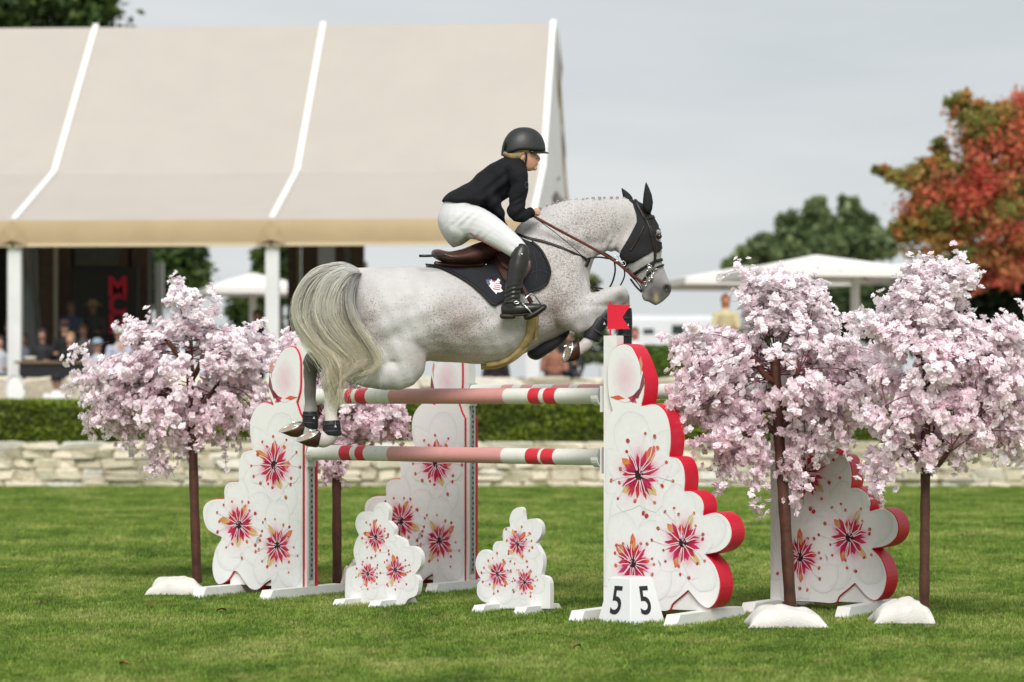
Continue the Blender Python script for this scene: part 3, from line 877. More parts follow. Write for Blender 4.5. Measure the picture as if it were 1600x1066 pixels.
for px_, lab in ((47, 'white bowl on the dark table near the marquee post'), (185, 'round straw bowl at the right end of the dark table')):
    mb = MB(); q = P(px_, 0, 55.85); mb.tube([(q.x, 55.85, TER + .752), (q.x, 55.85, TER + .78), (q.x, 55.85, TER + .84)], [.05, .10, .13], 14, side=(1, 0, 0))
    tag(mb.build('bowl', M('bowl_cream' + str(px_), (.6, .55, .42) if px_ > 100 else (.62, .6, .55), .5, .1), None, True), lab, 'bowl')
chw = thing('white_chair', 'white chair with an oval back in front of the upper wall', 'chair', P(23, 625, 52.6)); chw.location.z = .62; WL[chw.name] = Vector(chw.location)
q = P(23, 607, 52.6)
mb = MB(); mb.ball(q + Vector((0, .03, -.03)), .22, n=16, m=10, sq=(.75, .09, 1.25)); mb.build('backrest', m_rail, chw, True)
mb = MB(); mb.tube([q + Vector((.175 * math.cos(a_ * .3927), .0, -.03 + .29 * math.sin(a_ * .3927))) for a_ in range(17)], .016, 6, side=(0, 1, 0)); mb.build('back_frame', m_alu, chw, True)
mb = MB(); mb.box((q.x, 52.42, 1.10), (.2, 0, 0), (0, .2, 0), (0, 0, .025)); mb.build('seat', m_rail, chw)
for sx in (-1, 1):
    for yy in (52.25, 52.6):
        mb = MB(); mb.tube([(q.x + .17 * sx, yy, .62), (q.x + .17 * sx, yy, 1.36 if yy > 52.5 else 1.09)], .017, 6); mb.build('leg', m_rail, chw)

# ------------------------------------------------------------------ the jump
JU = Vector((0.647, -0.7625, 0)).normalized()      # along the poles, left to right
JV = Vector((-JU.y, JU.x, 0))                      # direction of the jump (right and away)
WU = Vector((0.857, -0.514, 0)).normalized()       # along the wings and fillers, which are toed out a little from the poles
WV = Vector((-WU.y, WU.x, 0))
QL = P(476, 0, 21.8); QL.z = 0
QR = P(943, 0, 19.75); QR.z = 0
WSPR = Vector((1.21, 0.75, 0))
DEP = 0.19
def plane_uz(Q, px, py, off=0.0):
    """picture point -> (u,z) on the vertical plane through Q along the poles (off: towards JV)"""
    q = Q + WV * off
    k = (px - 800) / FPX
    t = (k * q.y - q.x) / (WU.x - k * WU.y)
    return t, EYE + (HOR - py) / FPX * (q.y + t * WU.y)
def J(Q, u, v, z): return Vector((Q.x, Q.y, 0)) + WU * u + WV * v + TZ * z

m_wht = M('white_painted_board', (0.74, 0.735, 0.73), 0.42, 0.05, 2.2, spec=0.4, bump=.05, bscale=8, scuff=.16, scuff_scale=9, scuff_col=(.42, .38, .32))
m_wfoot = M('white_painted_timber', (0.72, 0.72, 0.70), 0.5, 0.08, 6, bump=.3, bscale=30, scuff=.5, scuff_scale=13, scuff_col=(.30, .27, .18))
m_red = M('red_board', (0.60, 0.008, 0.032), 0.45, 0.06, 3)
m_track = M('galvanised_track', (0.34, 0.35, 0.35), 0.4, 0.12, 10, metal=.5)
m_hole = M('dark_hole', (0.03, 0.03, 0.03), 0.8)
m_print = M('printed_blossom', attr=True, rough=0.42, var=0.05, scale=30, spec=0.4)

OUT_R = [(943, 953, 1), (943, 683, 1), (950, 652), (957, 641, 1), (952, 622), (949.5, 598), (950, 570), (957, 547), (971, 537.5), (985.5, 540), (995, 555), (1003, 575), (1008, 594), (1007, 617), (1003, 634, 1),
         (1025, 631), (1041, 645), (1048, 669), (1049, 695), (1046.5, 713, 1), (1060.5, 716), (1069, 730), (1071.5, 750), (1070, 767, 1), (1082, 767), (1095.6, 776.6), (1101, 791), (1099, 805, 1),
         (1119, 800), (1135.5, 809), (1144, 828), (1141, 848), (1126, 862), (1103, 867, 1), (1118, 884), (1126, 912), (1121, 938), (1109, 951), (1096, 946), (1084, 933), (1076, 923, 1), (1066, 932), (1052, 944), (1047, 954), (1036, 956, 1), (1000, 953)]
OUT_L = [(474, 925, 1), (474, 655, 1), (469, 645), (464, 629, 1), (469, 612), (470, 590), (469, 560), (461, 543), (447, 543), (436, 556), (429, 573), (422, 592), (421, 614), (428, 633, 1), (412.5, 628), (399.5, 638), (392, 655), (391, 678), (395, 702, 1),
         (381, 706), (374.5, 720), (373, 740), (374, 752, 1), (359, 753), (351, 763), (351, 779, 1), (333, 780), (320, 789), (317.5, 806), (324, 826), (339, 837), (348, 840, 1), (337, 858), (332, 884), (335, 904), (343, 914), (356, 908), (366, 893, 1), (372, 895), (380, 906), (391, 920), (404, 922), (416, 912), (424, 907, 1), (424, 925, 1)]
FLOW_R = [(1000, 742, 66, 0), (1068, 848, 60, 1), (990, 880, 56, 2)]
FLOW_L = [(430, 727, 62, 3), (375, 820, 58, 4), (435, 853, 54, 5)]

def flower_print(name, parent, Q, voff, u0, z0, R, seed, small=False, clip=None):
    """a blossom's printed heart: sepals, magenta rays, filaments and anthers, flat print a hair proud of the board"""
    r = random.Random(seed); mb = MB(); lay = [0]
    def pt(du, dz): return J(Q, u0 + du * .88, voff - .0012 - .00035 * lay[0], z0 + dz)
    def poly(pts, cols):
        b = len(mb.V); mb.V += [tuple(pt(*p)) for p in pts]; mb.C += list(cols); mb.F.append(tuple(range(b, b + len(pts))))
    W = (.74, .735, .73)
    # soft pink blush
    n = 24; b = len(mb.V); rings = [(0, (.70, .32, .42)), (.40 * R, (.66, .36, .44)), (.58 * R, (.735, .66, .68)), (.85 * R, W)]
    for k, (rr, c) in enumerate(rings[1:]):
        for i in range(n):
            a = 2 * math.pi * i / n; w_ = 1 + .18 * math.sin(5 * a + seed)
            mb.V.append(tuple(pt(rr * w_ * math.cos(a), rr * w_ * math.sin(a)))); mb.C.append(c)
    mb.V.append(tuple(pt(0, 0))); mb.C.append(rings[0][1])
    for i in range(n):
        j = (i + 1) % n
        mb.F += [(b + 3 * n, b + i, b + j), (b + i, b + n + i, b + n + j, b + j), (b + n + i, b + 2 * n + i, b + 2 * n + j, b + n + j)]
    lay[0] += 1
    # sepals
    ph = r.uniform(0, 6.28)
    for i in range(4):
        a = ph + i * 2 * math.pi / 4 + r.uniform(-.45, .45); l = R * r.uniform(.58, .86); w_ = R * r.uniform(.09, .14)
        ca, sa = math.cos(a), math.sin(a)
        c0 = r.choice([(.55, .40, .13), (.58, .30, .06), (.60, .20, .06), (.45, .40, .18)]); c1 = r.choice([(.62, .16, .05), (.60, .45, .22), (.60, .10, .08)])
        poly([(ca * R * .15, sa * R * .15), (ca * l * .45 + sa * w_, sa * l * .45 - ca * w_), (ca * l * .8 + sa * w_ * .9, sa * l * .8 - ca * w_ * .9), (ca * l, sa * l), (ca * l * .85 - sa * w_ * .8, sa * l * .85 + ca * w_ * .8), (ca * l * .45 - sa * w_ * .9, sa * l * .45 + ca * w_ * .9)], [c0, c0, c1, c1, c1, c0])
    lay[0] += 1
    nsp = 26; b = len(mb.V); mb.V.append(tuple(pt(0, 0))); mb.C.append((.12, .003, .012))
    for i in range(nsp):
        a = 2 * math.pi * i / nsp; rr = R * (r.uniform(.46, .62) if i % 2 else r.uniform(.31, .40))
        mb.V.append(tuple(pt(rr * .5 * math.cos(a), rr * .5 * math.sin(a)))); mb.C.append((.40, .006, .04))
        mb.V.append(tuple(pt(rr * math.cos(a), rr * math.sin(a)))); mb.C.append(r.choice([(.55, .02, .12), (.50, .010, .06), (.58, .06, .05), (.56, .03, .16)]))
    for i in range(nsp):
        j = (i + 1) % nsp; mb.F += [(b, b + 1 + 2 * i, b + 1 + 2 * j), (b + 1 + 2 * i, b + 2 + 2 * i, b + 2 + 2 * j, b + 1 + 2 * j)]
    lay[0] += 1
    # magenta rays
    for i in range(40):
        a = r.uniform(0, 6.28); l = R * r.uniform(.32, .60); w_ = R * r.uniform(.05, .10); ca, sa = math.cos(a), math.sin(a)
        c = r.choice([(.52, .012, .10), (.42, .006, .06), (.55, .03, .04), (.56, .04, .16), (.28, .005, .04), (.48, .010, .07), (.56, .05, .03)])
        poly([(sa * w_, -ca * w_), (ca * l, sa * l), (-sa * w_, ca * w_)], [(.24, .004, .02), c, (.24, .004, .02)]); lay[0] += .05
    lay[0] += 1
    poly([(R * .15 * (1 + .3 * math.sin(3 * i)) * math.cos(i * .5236), R * .15 * (1 + .3 * math.cos(2 * i)) * math.sin(i * .5236)) for i in range(12)], [(.035, .004, .008)] * 12)
    lay[0] += 1
    # long filaments with anthers
    for i in range(16 if not small else 18):
        a = i * 2 * math.pi / 16 + r.uniform(-.2, .2); l = R * r.uniform(.55, 1.0); w_ = R * .011; ca, sa = math.cos(a), math.sin(a)
        bend = r.uniform(-.12, .12) * l
        m_ = (ca * l * .55 - sa * bend, sa * l * .55 + ca * bend)
        if clip and not clip(u0 + ca * l * .85, z0 + sa * l * 1.06): continue
        for (p, q) in (((ca * R * .12, sa * R * .12), m_), (m_, (ca * l, sa * l))):
            dx, dz = q[0] - p[0], q[1] - p[1]; dl = math.hypot(dx, dz) or 1; nx, nz = -dz / dl * w_, dx / dl * w_
            poly([(p[0] - nx, p[1] - nz), (q[0] - nx, q[1] - nz), (q[0] + nx, q[1] + nz), (p[0] + nx, p[1] + nz)], [(.71, .58, .64)] * 2 + [(.73, .66, .69)] * 2)
        s = R * r.uniform(.030, .048) * (1.15 if small else 1); c = r.choice([(.55, .05, .03), (.60, .12, .03), (.45, .02, .03), (.40, .10, .04)])
        rot = r.uniform(0, 3)
        poly([(ca * l + s * math.cos(k * .785) * (1 + .45 * math.cos(k * .785 - rot) ** 2), sa * l + s * 1.2 * math.sin(k * .785)) for k in range(8)], [c] * 8)
        lay[0] += .05
    lay[0] += 1
    for i in range(6):      # pale curled filaments over the heart
        a = r.uniform(0, 6.28); l = R * r.uniform(.18, .34); w_ = R * .008; ca, sa = math.cos(a), math.sin(a); be = r.uniform(-.5, .5)
        pts = [(l * t_ * math.cos(a + be * t_), l * t_ * math.sin(a + be * t_)) for t_ in (.2, .6, 1)]
        for p, q in zip(pts, pts[1:]):
            dx, dz = q[0] - p[0], q[1] - p[1]; dl = math.hypot(dx, dz); nx, nz = -dz / dl * w_, dx / dl * w_
            poly([(p[0] - nx, p[1] - nz), (q[0] - nx, q[1] - nz), (q[0] + nx, q[1] + nz), (p[0] + nx, p[1] + nz)], [(.74, .42, .52)] * 4)
        lay[0] += .05
    # all faces look towards the viewer's side of the board
    return mb.build(name, m_print, parent)

def petals_print(parent, Q, voff, u0, z0, R, seed, clip):
    """five softly shaded printed petals round a blossom's heart, kept inside the board's outline"""
    r = random.Random(seed + 40); ph = r.uniform(0, 1.2)
    for k in range(5):
        a = ph + k * 1.2566; V, Cc, F = [], [], []; n = 15
        lay = voff - .0003 - .00012 * k
        cols = ((0, (.735, .68, .695)), (.45, (.742, .728, .728)), (.86, (.742, .738, .735)), (.965, (.70, .70, .70)), (1.0, (.62, .615, .615)))
        edge = []
        for s in range(n):
            f_ = s / (n - 1); th = a + (f_ - .5) * 1.55; rr = R * 1.5 * max(.02, math.sin(math.pi * f_)) ** .42 * r.uniform(.985, 1.015)
            for _ in range(40):
                if clip(u0 + .88 * rr * math.cos(th), z0 + rr * math.sin(th)): break
                rr *= .95
            edge.append((rr * .985 * math.cos(th), rr * .985 * math.sin(th)))
        for (q, c) in cols:
            for (x, z) in edge: V.append(J(Q, u0 + .88 * x * max(q, .001), lay, z0 + z * max(q, .001))); Cc.append(c)
        for i in range(len(cols) - 1):
            for s in range(n - 1): F.append((i * n + s, i * n + s + 1, (i + 1) * n + s + 1, (i + 1) * n + s))
        obj('petal_print', V, F, m_print, parent, False, Cc)

def inside_poly(poly, x, y):
    c = False; n = len(poly)
    for i in range(n):
        x1, y1 = poly[i]; x2, y2 = poly[(i + 1) % n]
        if (y1 > y) != (y2 > y) and x < (x2 - x1) * (y - y1) / (y2 - y1) + x1: c = not c
    return c

def extrude(name, parent, Q, uz, v0, v1, m):
    n = len(uz); V = [J(Q, u, v0, z) for u, z in uz] + [J(Q, u, v1, z) for u, z in uz]
    F = [tuple(range(n)), tuple(range(2 * n - 1, n - 1, -1))] + [(i, (i + 1) % n, n + (i + 1) % n, n + i) for i in range(n)]
    o = obj(name, V, F, m, parent)
    bm = bmesh.new(); bm.from_mesh(o.data); bmesh.ops.recalc_face_normals(bm, faces=bm.faces[:]); bm.to_mesh(o.data); bm.free()
    return o

def inset(uz, d):
    n = len(uz); ar = sum(uz[i][0] * uz[(i + 1) % n][1] - uz[(i + 1) % n][0] * uz[i][1] for i in range(n)); s = 1 if ar > 0 else -1
    out = []
    for i in range(n):
        a, b_, c = uz[i - 1], uz[i], uz[(i + 1) % n]
        t1 = Vector((b_[0] - a[0], b_[1] - a[1])); t2 = Vector((c[0] - b_[0], c[1] - b_[1]))
        if t1.length < 1e-6: t1 = t2
        if t2.length < 1e-6: t2 = t1
        t = (t1.normalized() + t2.normalized())
        if t.length < .2: t = t1
        t.normalize(); out.append((b_[0] - s * t.y * d, b_[1] + s * t.x * d))
    return out

def foot_board(name, parent, Q, u, v0, v1, w=.05, h=.085, z=0.0):
    c = .06
    V = []
    for du in (-w, w):
        V += [J(Q, u + du, v0, z), J(Q, u + du, v1, z), J(Q, u + du, v1 - c, z + h), J(Q, u + du, v0 + c, z + h)]
    F = [(0, 1, 2, 3), (7, 6, 5, 4), (0, 4, 5, 1), (1, 5, 6, 2), (2, 6, 7, 3), (3, 7, 4, 0)]
    return obj(name, V, F, m_wfoot, parent)

def standard(Q, outline, flowers, side, label, feet):
    """one blossom-shaped wing: red body, white front board, post with track, feet; side +1 = pole end on the right (left wing)"""
    t = thing('jump_wing', label, 'jump wing', J(Q, 0, .06, 0), 'blossom shaped jump wings')
    uz = [plane_uz(Q, x, y) for x, y in catmull(outline, 4)]
    extrude('red_body', t, Q, uz, .004, DEP, m_red)
    face = inset(uz, .006)
    fb = extrude('front_board', t, Q, face, -.008, .002, m_wht)
    clip = lambda u, z: inside_poly(face, u, z)
    for i, (x, y, rp, sd) in enumerate(flowers):
        u0, z0 = plane_uz(Q, x, y)
        petals_print(fb, Q, -.008 - .0007 * i, u0, z0, rp / 222.0, sd, clip)
    for i, (x, y, rp, sd) in enumerate(flowers):
        u0, z0 = plane_uz(Q, x, y)
        flower_print('blossom_print', fb, Q, -.0102, u0, z0, rp / 222.0, sd, clip=clip)
    # bud: blushing petal and red sepals
    top = max(uz, key=lambda p: p[1]); zb_ = 1.52
    us = [p[0] for p in uz if p[1] > zb_ + .12]; uc = (min(us) + max(us)) / 2; s = 1 if side < 0 else -1
    mb = MB(); n = 20; b0 = 0
    for k, (f_, c) in enumerate(((0, (.68, .50, .55)), (.5, (.71, .58, .62)), (1, (.735, .72, .725)))):
        for i in range(n):
            a = 2 * math.pi * i / n; mb.V.append(tuple(J(Q, uc + .10 * f_ * math.cos(a), -.0104, zb_ + .13 + .17 * f_ * math.sin(a)))); mb.C.append(c)
        if k:
            for i in range(n): j = (i + 1) % n; mb.F.append(((k - 1) * n + i, (k - 1) * n + j, k * n + j, k * n + i))
    mb.build('bud_blush', m_print, fb)
    mb = MB(); 
    def sep(pts, c): mb.add([J(Q, uc + s * a, -.0110, zb_ + z_) for a, z_ in pts], [tuple(range(len(pts)))], c)
    sep([(.02, -.005), (.07, .015), (.13, .07), (.10, .01), (.06, -.04)], (.45, .05, .09)); sep([(.05, .0), (.11, .06), (.14, .18), (.15, .09), (.10, -.01)], (.22, .07, .09))
    sep([(.12, .14), (.135, .22), (.12, .28), (.108, .25), (.118, .20)], (.60, .26, .14)); sep([(-.12, .0), (-.05, .012), (.0, -.012), (-.06, -.02)], (.62, .10, .05)); sep([(.03, -.03), (.07, .0), (.09, -.04)], (.60, .08, .15))
    mb.build('bud_sepals', m_print, fb)
    # post with galvanised keyhole track on the pole side
    e = .012 * side
    pu0, pu1 = (-.088, .010) if side > 0 else (-.010, .092)
    PH = 1.94
    mb = MB(); mb.box(J(Q, (pu0 + pu1) / 2, .068, PH / 2 + .05), WU * (pu1 - pu0) / 2, WV * .048, TZ * (PH / 2 - .05)); post = mb.build('post', m_wfoot, t)
    ue = pu1 if side > 0 else pu0
    mb = MB(); mb.box(J(Q, ue + .003 * side, .068, .86), WU * .003, WV * .026, TZ * .72); tr = mb.build('track', m_track, post)
    mb = MB()
    for k in range(36): mb.box(J(Q, ue + .0065 * side, .068 + .006 * (k % 2), .17 + k * .04), WU * .001, WV * .008, TZ * .010)
    mb.build('keyholes', m_hole, tr)
    # feet and bottom rail
    for u in feet: foot_board('foot', t, Q, u, -.48, .56)
    u0, u1 = min(feet), max(feet)
    mb = MB(); mb.box(J(Q, (u0 + u1) / 2, .035, .15), WU * ((u1 - u0) / 2 + .05), WV * .018, TZ * .065); mb.build('bottom_rail', m_wfoot, t)
    for u in feet:
        mb = MB(); mb.box(J(Q, u, .095, .20), WU * .045, WV * .03, TZ * .115); mb.build('bracket', m_wfoot, t)
    return t
FL = [plane_uz(QL, 366, 900)[0], -.04]
FR = [.04, plane_uz(QR, 1098, 960)[0]]
wing_l = standard(QL, OUT_L, FLOW_L, 1, 'left white blossom wing right under the hind hooves of the horse', FL)
wing_r = standard(QR, OUT_R, FLOW_R, -1, 'right white blossom wing with the red flag and the number block', FR)
w2 = copy_tree(wing_l, WSPR); w2['label'] = 'white blossom wing seen between the poles behind the left filler'
w3 = copy_tree(wing_r, WSPR); w3['label'] = 'white blossom wing with red sides behind the leaning blossom tree trunk'

# poles in their cups
m_pole = M('pole_paint', attr=True, rough=0.42, var=0.05, scale=14, spec=0.4, scuff=.55, scuff_scale=17)
CW, CR, CP = (.72, .71, .66), (.62, .03, .05), (.64, .30, .285)
def pole(Q0, Q1, z, bands, label, rad=.056):
    a = J(Q0, .03, .03, z); b_ = J(Q1, -.03, .03, z)
    L_ = (b_ - a); d = L_.normalized(); up = TZ; sd = d.cross(up)
    V, F, Cc = [], [], []; n = 20
    st = []
    for u0, u1, c in bands: st += [(u0, c), (u1, c)]
    rings = []
    for u, c in st: rings.append((u, rad, c))
    for (u, r_, c) in rings:
        for k in range(n):
            th = 2 * math.pi * k / n
            V.append(a + L_ * u + up * math.cos(th) * r_ + sd * math.sin(th) * r_); Cc.append(c)
    for i in range(len(rings) - 1):
        if abs(rings[i][0] - rings[i + 1][0]) < 1e-6: continue
        for k in range(n): F.append((i * n + k, i * n + (k + 1) % n, (i + 1) * n + (k + 1) % n, (i + 1) * n + k))
    F.append(tuple(range(n))); F.append(tuple((len(rings) - 1) * n + k for k in range(n - 1, -1, -1)))
    me = mesh_from('pole', V, F, True, Cc)
    for p in me.polygons:
        if len(p.vertices) > 4: p.use_smooth = False
    o = put('pole', me, m_pole); tag(o, label, 'pole', 'jump poles')
    return o
def pu(px):      # picture column -> fraction along the front pole
    a = J(QL, .03, .03, 0); b_ = J(QR, -.03, .03, 0); k = (px - 800) / FPX; d = b_ - a
    return (k * a.y - a.x) / (d.x - k * d.y)
def bands(cuts):
    out = []; u = 0
    for x, c in cuts:
        u1 = 1 if x is None else pu(x); out.append((u, u1, c)); u = u1
    return out
pole(QL, QR, 1.105, bands([(537, CW), (554, CR), (562, CW), (575, CR), (612, CW), (790, CP), (828, CW), (848, CR), (852, CW), (871, CR), (None, CW)]), 'lower front pole, white with faded pink middle and red bands')
pole(QL, QR, 1.527, bands([(546, CW), (556, CR), (562, CW), (578, CR), (614, CW), (793, CP), (832, CW), (849, CR), (856, CW), (874, CR), (None, CW)]), 'upper front pole just below the belly of the horse')
pole(QL + WSPR, QR + WSPR, 1.563, [(0, .12, CW), (.12, .16, CP), (.16, .19, CW), (.19, .23, CP), (.23, .30, CW), (.30, .36, CP), (.36, .39, CW), (.39, .66, CP), (.66, .76, CW), (.76, .80, CP), (.80, .83, CW), (.83, .87, CP), (.87, 1, CW)], 'rear pole mostly hidden behind the upper front pole')
def cup(Q, z, side, label):
    t = thing('pole_cup', label, 'pole cup', J(Q, 0, .05, z - .1), 'pole cups on the jump posts')
    ue = .022 if side > 0 else -.022
    mb = MB(); mb.box(J(Q, ue, .055, z - .02), WU * .006, WV * .055, TZ * .09); mb.build('plate', M('white_plastic', (.66, .66, .64), .4, .05), t)
    n = 10; V, F = [], []
    for i in range(n + 1):
        th = math.pi * (1 + i / n)
        for r_ in (.060, .074):
            for du in (.002, .050):
                V.append(J(Q, ue + (du + .006) * side, .03 + r_ * math.cos(th), z + .004 + r_ * math.sin(th) * .96))
    for i in range(n):
        b0 = i * 4
        F += [(b0, b0 + 1, b0 + 5, b0 + 4), (b0 + 2, b0 + 6, b0 + 7, b0 + 3), (b0, b0 + 4, b0 + 6, b0 + 2), (b0 + 1, b0 + 3, b0 + 7, b0 + 5)]
    obj('cradle', V, F, MATS['white_plastic'], t)
    mb = MB(); mb.tube([J(Q, ue + .008 * side, .03, z), J(Q, ue + .020 * side, .03, z)], .060, 16, side=(0, 0, 1)); mb.build('end_disc', m_track, t)
cup(QL, 1.105, 1, 'cup at the left end of the lower front pole'); cup(QL, 1.527, 1, 'cup at the left end of the upper front pole')
cup(QR, 1.105, -1, 'cup at the right end of the lower front pole'); cup(QR, 1.527, -1, 'cup at the right end of the upper front pole')
cup(QL + WSPR, 1.563, 1, 'cup at the left end of the rear pole'); cup(QR + WSPR, 1.563, -1, 'cup at the right end of the rear pole')

# red flag on the right front post
fl = thing('flag', 'small red swallow tailed flag on top of the right front post', 'flag', J(QR, .02, .05, 1.94))
q0 = J(QR, .025, .05, 1.94); Dq = q0.y
mb = MB(); mb.tube([q0, q0 + Vector((0, 0, .235))], .007, 8); mb.build('flag_stick', m_red, fl)
f0 = P(949, 476, Dq).x
pts = [(949, 476), (985.5, 476.5), (972.5, 496), (984.5, 514.5), (949, 514.5)]
V = [P(x, y, Dq - .006) for x, y in pts] + [P(x, y, Dq + .002) for x, y in pts]
obj('flag_plate', V, [(0, 1, 2, 3, 4), (9, 8, 7, 6, 5)] + [(i, i + 5, (i + 1) % 5 + 5, (i + 1) % 5) for i in range(5)], M('flag_red', (.62, .005, .03), .5, .03), fl)

# flower fillers under the poles
FIL_R = [(811, 792.5), (801, 798), (796, 811), (797.5, 823, 1), (788, 826), (785.5, 836), (786.5, 847, 1), (776, 846), (770, 854), (771, 865, 1), (756, 859), (746.5, 867), (743, 881), (746, 895), (752, 905, 1), (746, 913), (745.5, 928), (752, 938), (760, 942, 1), (760, 951, 1), (859.5, 951, 1), (859.5, 912), (855, 902), (845, 899, 1), (848.5, 883), (847, 867), (840, 854), (837, 848, 1), (845.5, 836), (845.5, 820), (837, 811), (825, 812), (819, 817, 1), (817, 804), (816, 796)]
FIL_L = [(594.6, 785.4), (586, 792), (583, 803, 1), (567, 799.6), (557.5, 808), (555.5, 822), (561, 836, 1), (555, 848), (552.4, 863), (557, 883, 1), (544, 888), (540.5, 896), (539, 934, 1), (539, 946, 1), (628, 947), (638, 936), (651, 929), (654.5, 907), (648, 897, 1), (657, 884), (657.6, 867), (649, 855), (634, 853.6, 1), (631, 844), (619, 838), (615, 836, 1), (616, 824), (606, 814, 1), (607.5, 797), (602, 788)]
def filler(outline, D, x0, flowers, label, feetpx):
    Q = P(x0, 0, D); Q.z = 0
    t = thing('flower_filler', label, 'jump filler', J(Q, 0, 0, 0), 'low flower fillers under the poles')
    uz = [plane_uz(Q, x, y) for x, y in catmull(outline, 4)]
    fb = extrude('board', t, Q, uz, 0, .05, m_wht)
    clip = lambda u, z: inside_poly(uz, u, z)
    for x, y, rp, sd in flowers:
        u0, z0 = plane_uz(Q, x, y); petals_print(fb, Q, 0, u0, z0, rp / 215., sd, clip)
    for x, y, rp, sd in flowers:
        u0, z0 = plane_uz(Q, x, y); flower_print('blossom_print', fb, Q, -.0012, u0, z0, rp / 215., sd, True, clip)
    for x in feetpx:
        u, _ = plane_uz(Q, x, 950); foot_board('foot', t, Q, u, -.26, .30, .045, .06)
        mb = MB(); mb.box(J(Q, u, .072, .11), WU * .012, WV * .02, TZ * .05); mb.build('bracket', m_wfoot, t)
    return t
filler(FIL_L, 21.05, 540, [(587.5, 840, 34, 11), (575, 897, 28, 12), (618, 891, 33, 13)], 'left white flower filler, standing before the rear left wing', (556, 612))
filler(FIL_R, 20.45, 760, [(809, 850, 32, 14), (778, 897, 33, 15), (820, 909, 28, 16)], 'right white flower filler, standing alone beneath the poles', (773, 838))

# number block
nb = thing('number_block', 'white tapered number block with a black 5 on two faces', 'number block', P(986, 974, 19.3)); nb.location.z = 0; WL[nb.name] = Vector(nb.location)
cx, cy = P(986, 0, 19.36).x, 19.36
def nbc(ang, hw, z): return Vector((cx + hw * math.cos(ang), cy + hw * math.sin(ang), z))
A0 = math.radians(-90 - 3)
Rb, Rt, Hn = .232, .145, .315
V = [nbc(A0 + k * math.pi / 2, Rb, 0.0) for k in range(4)] + [nbc(A0 + k * math.pi / 2, Rt, Hn) for k in range(4)]
bm = bmesh.new(); bv = [bm.verts.new(v) for v in V]
for f in [(0, 1, 5, 4), (1, 2, 6, 5), (2, 3, 7, 6), (3, 0, 4, 7), (4, 5, 6, 7), (3, 2, 1, 0)]: bm.faces.new([bv[i] for i in f])
bmesh.ops.bevel(bm, geom=bm.edges[:], offset=.008, segments=2, affect='EDGES')
me = bpy.data.meshes.new('body'); bm.to_mesh(me); bm.free(); put('body', me, M('white_moulded_plastic', (.76, .77, .78), .35, .02), nb)
for k, sgn in ((0, 1), (3, -1)):
    a, b_, c, d = V[k], V[(k + 1) % 4], V[(k + 1) % 4 + 4], V[k + 4]
    ctr = (a + b_ + c + d) / 4; xa = (b_ - a).normalized(); ya = ((c + d) / 2 - (a + b_) / 2).normalized(); za = xa.cross(ya)
    me = text_mesh('5', .27, .0008, .003)
    Mx = Matrix((xa, ya, za)).transposed().to_4x4(); Mx.translation = ctr + za * .0015 + ya * -.005
    me.transform(Mx @ Matrix.Scale(.88, 4, (1, 0, 0)))
    put('number', me, M('black_vinyl', (.018, .018, .02), .5, .05), nb)

# a few dry leaves on the lawn
for k, (x, y, ang) in enumerate(((346, 955, .3), (236, 946, 1.7), (194, 1040, 2.6), (902, 1012, .9), (1502, 838, 4.0))):
    D_ = ground_d(y, .03); c_ = P(x, y, D_); ca, sa = math.cos(ang), math.sin(ang); V = []
    for i in range(7):
        f_ = i / 6; w_ = .016 * math.sin(math.pi * min(1, f_ * 1.02)) ** .8
        for s_ in (-1, 0, 1): V.append(c_ + Vector((ca * (f_ - .5) * .07 - sa * w_ * s_, sa * (f_ - .5) * .07 + ca * w_ * s_, .012 * abs(s_) + .012 * math.sin(f_ * 3))))
    F = [(i * 3 + j, i * 3 + j + 1, i * 3 + j + 4, i * 3 + j + 3) for i in range(6) for j in range(2)]
    tag(obj('fallen_leaf', V, F, M('dry_leaf', (.24, .10, .04), .8, .3, 30), None, True), ('dry brown leaf in front of the left wing', 'dry leaf left of the left sandbag foot', 'dry brown leaf near the bottom left of the lawn', 'dry leaf in front of the number block', 'dry leaf at the far right of the lawn')[k], 'leaf', 'dry leaves on the lawn')

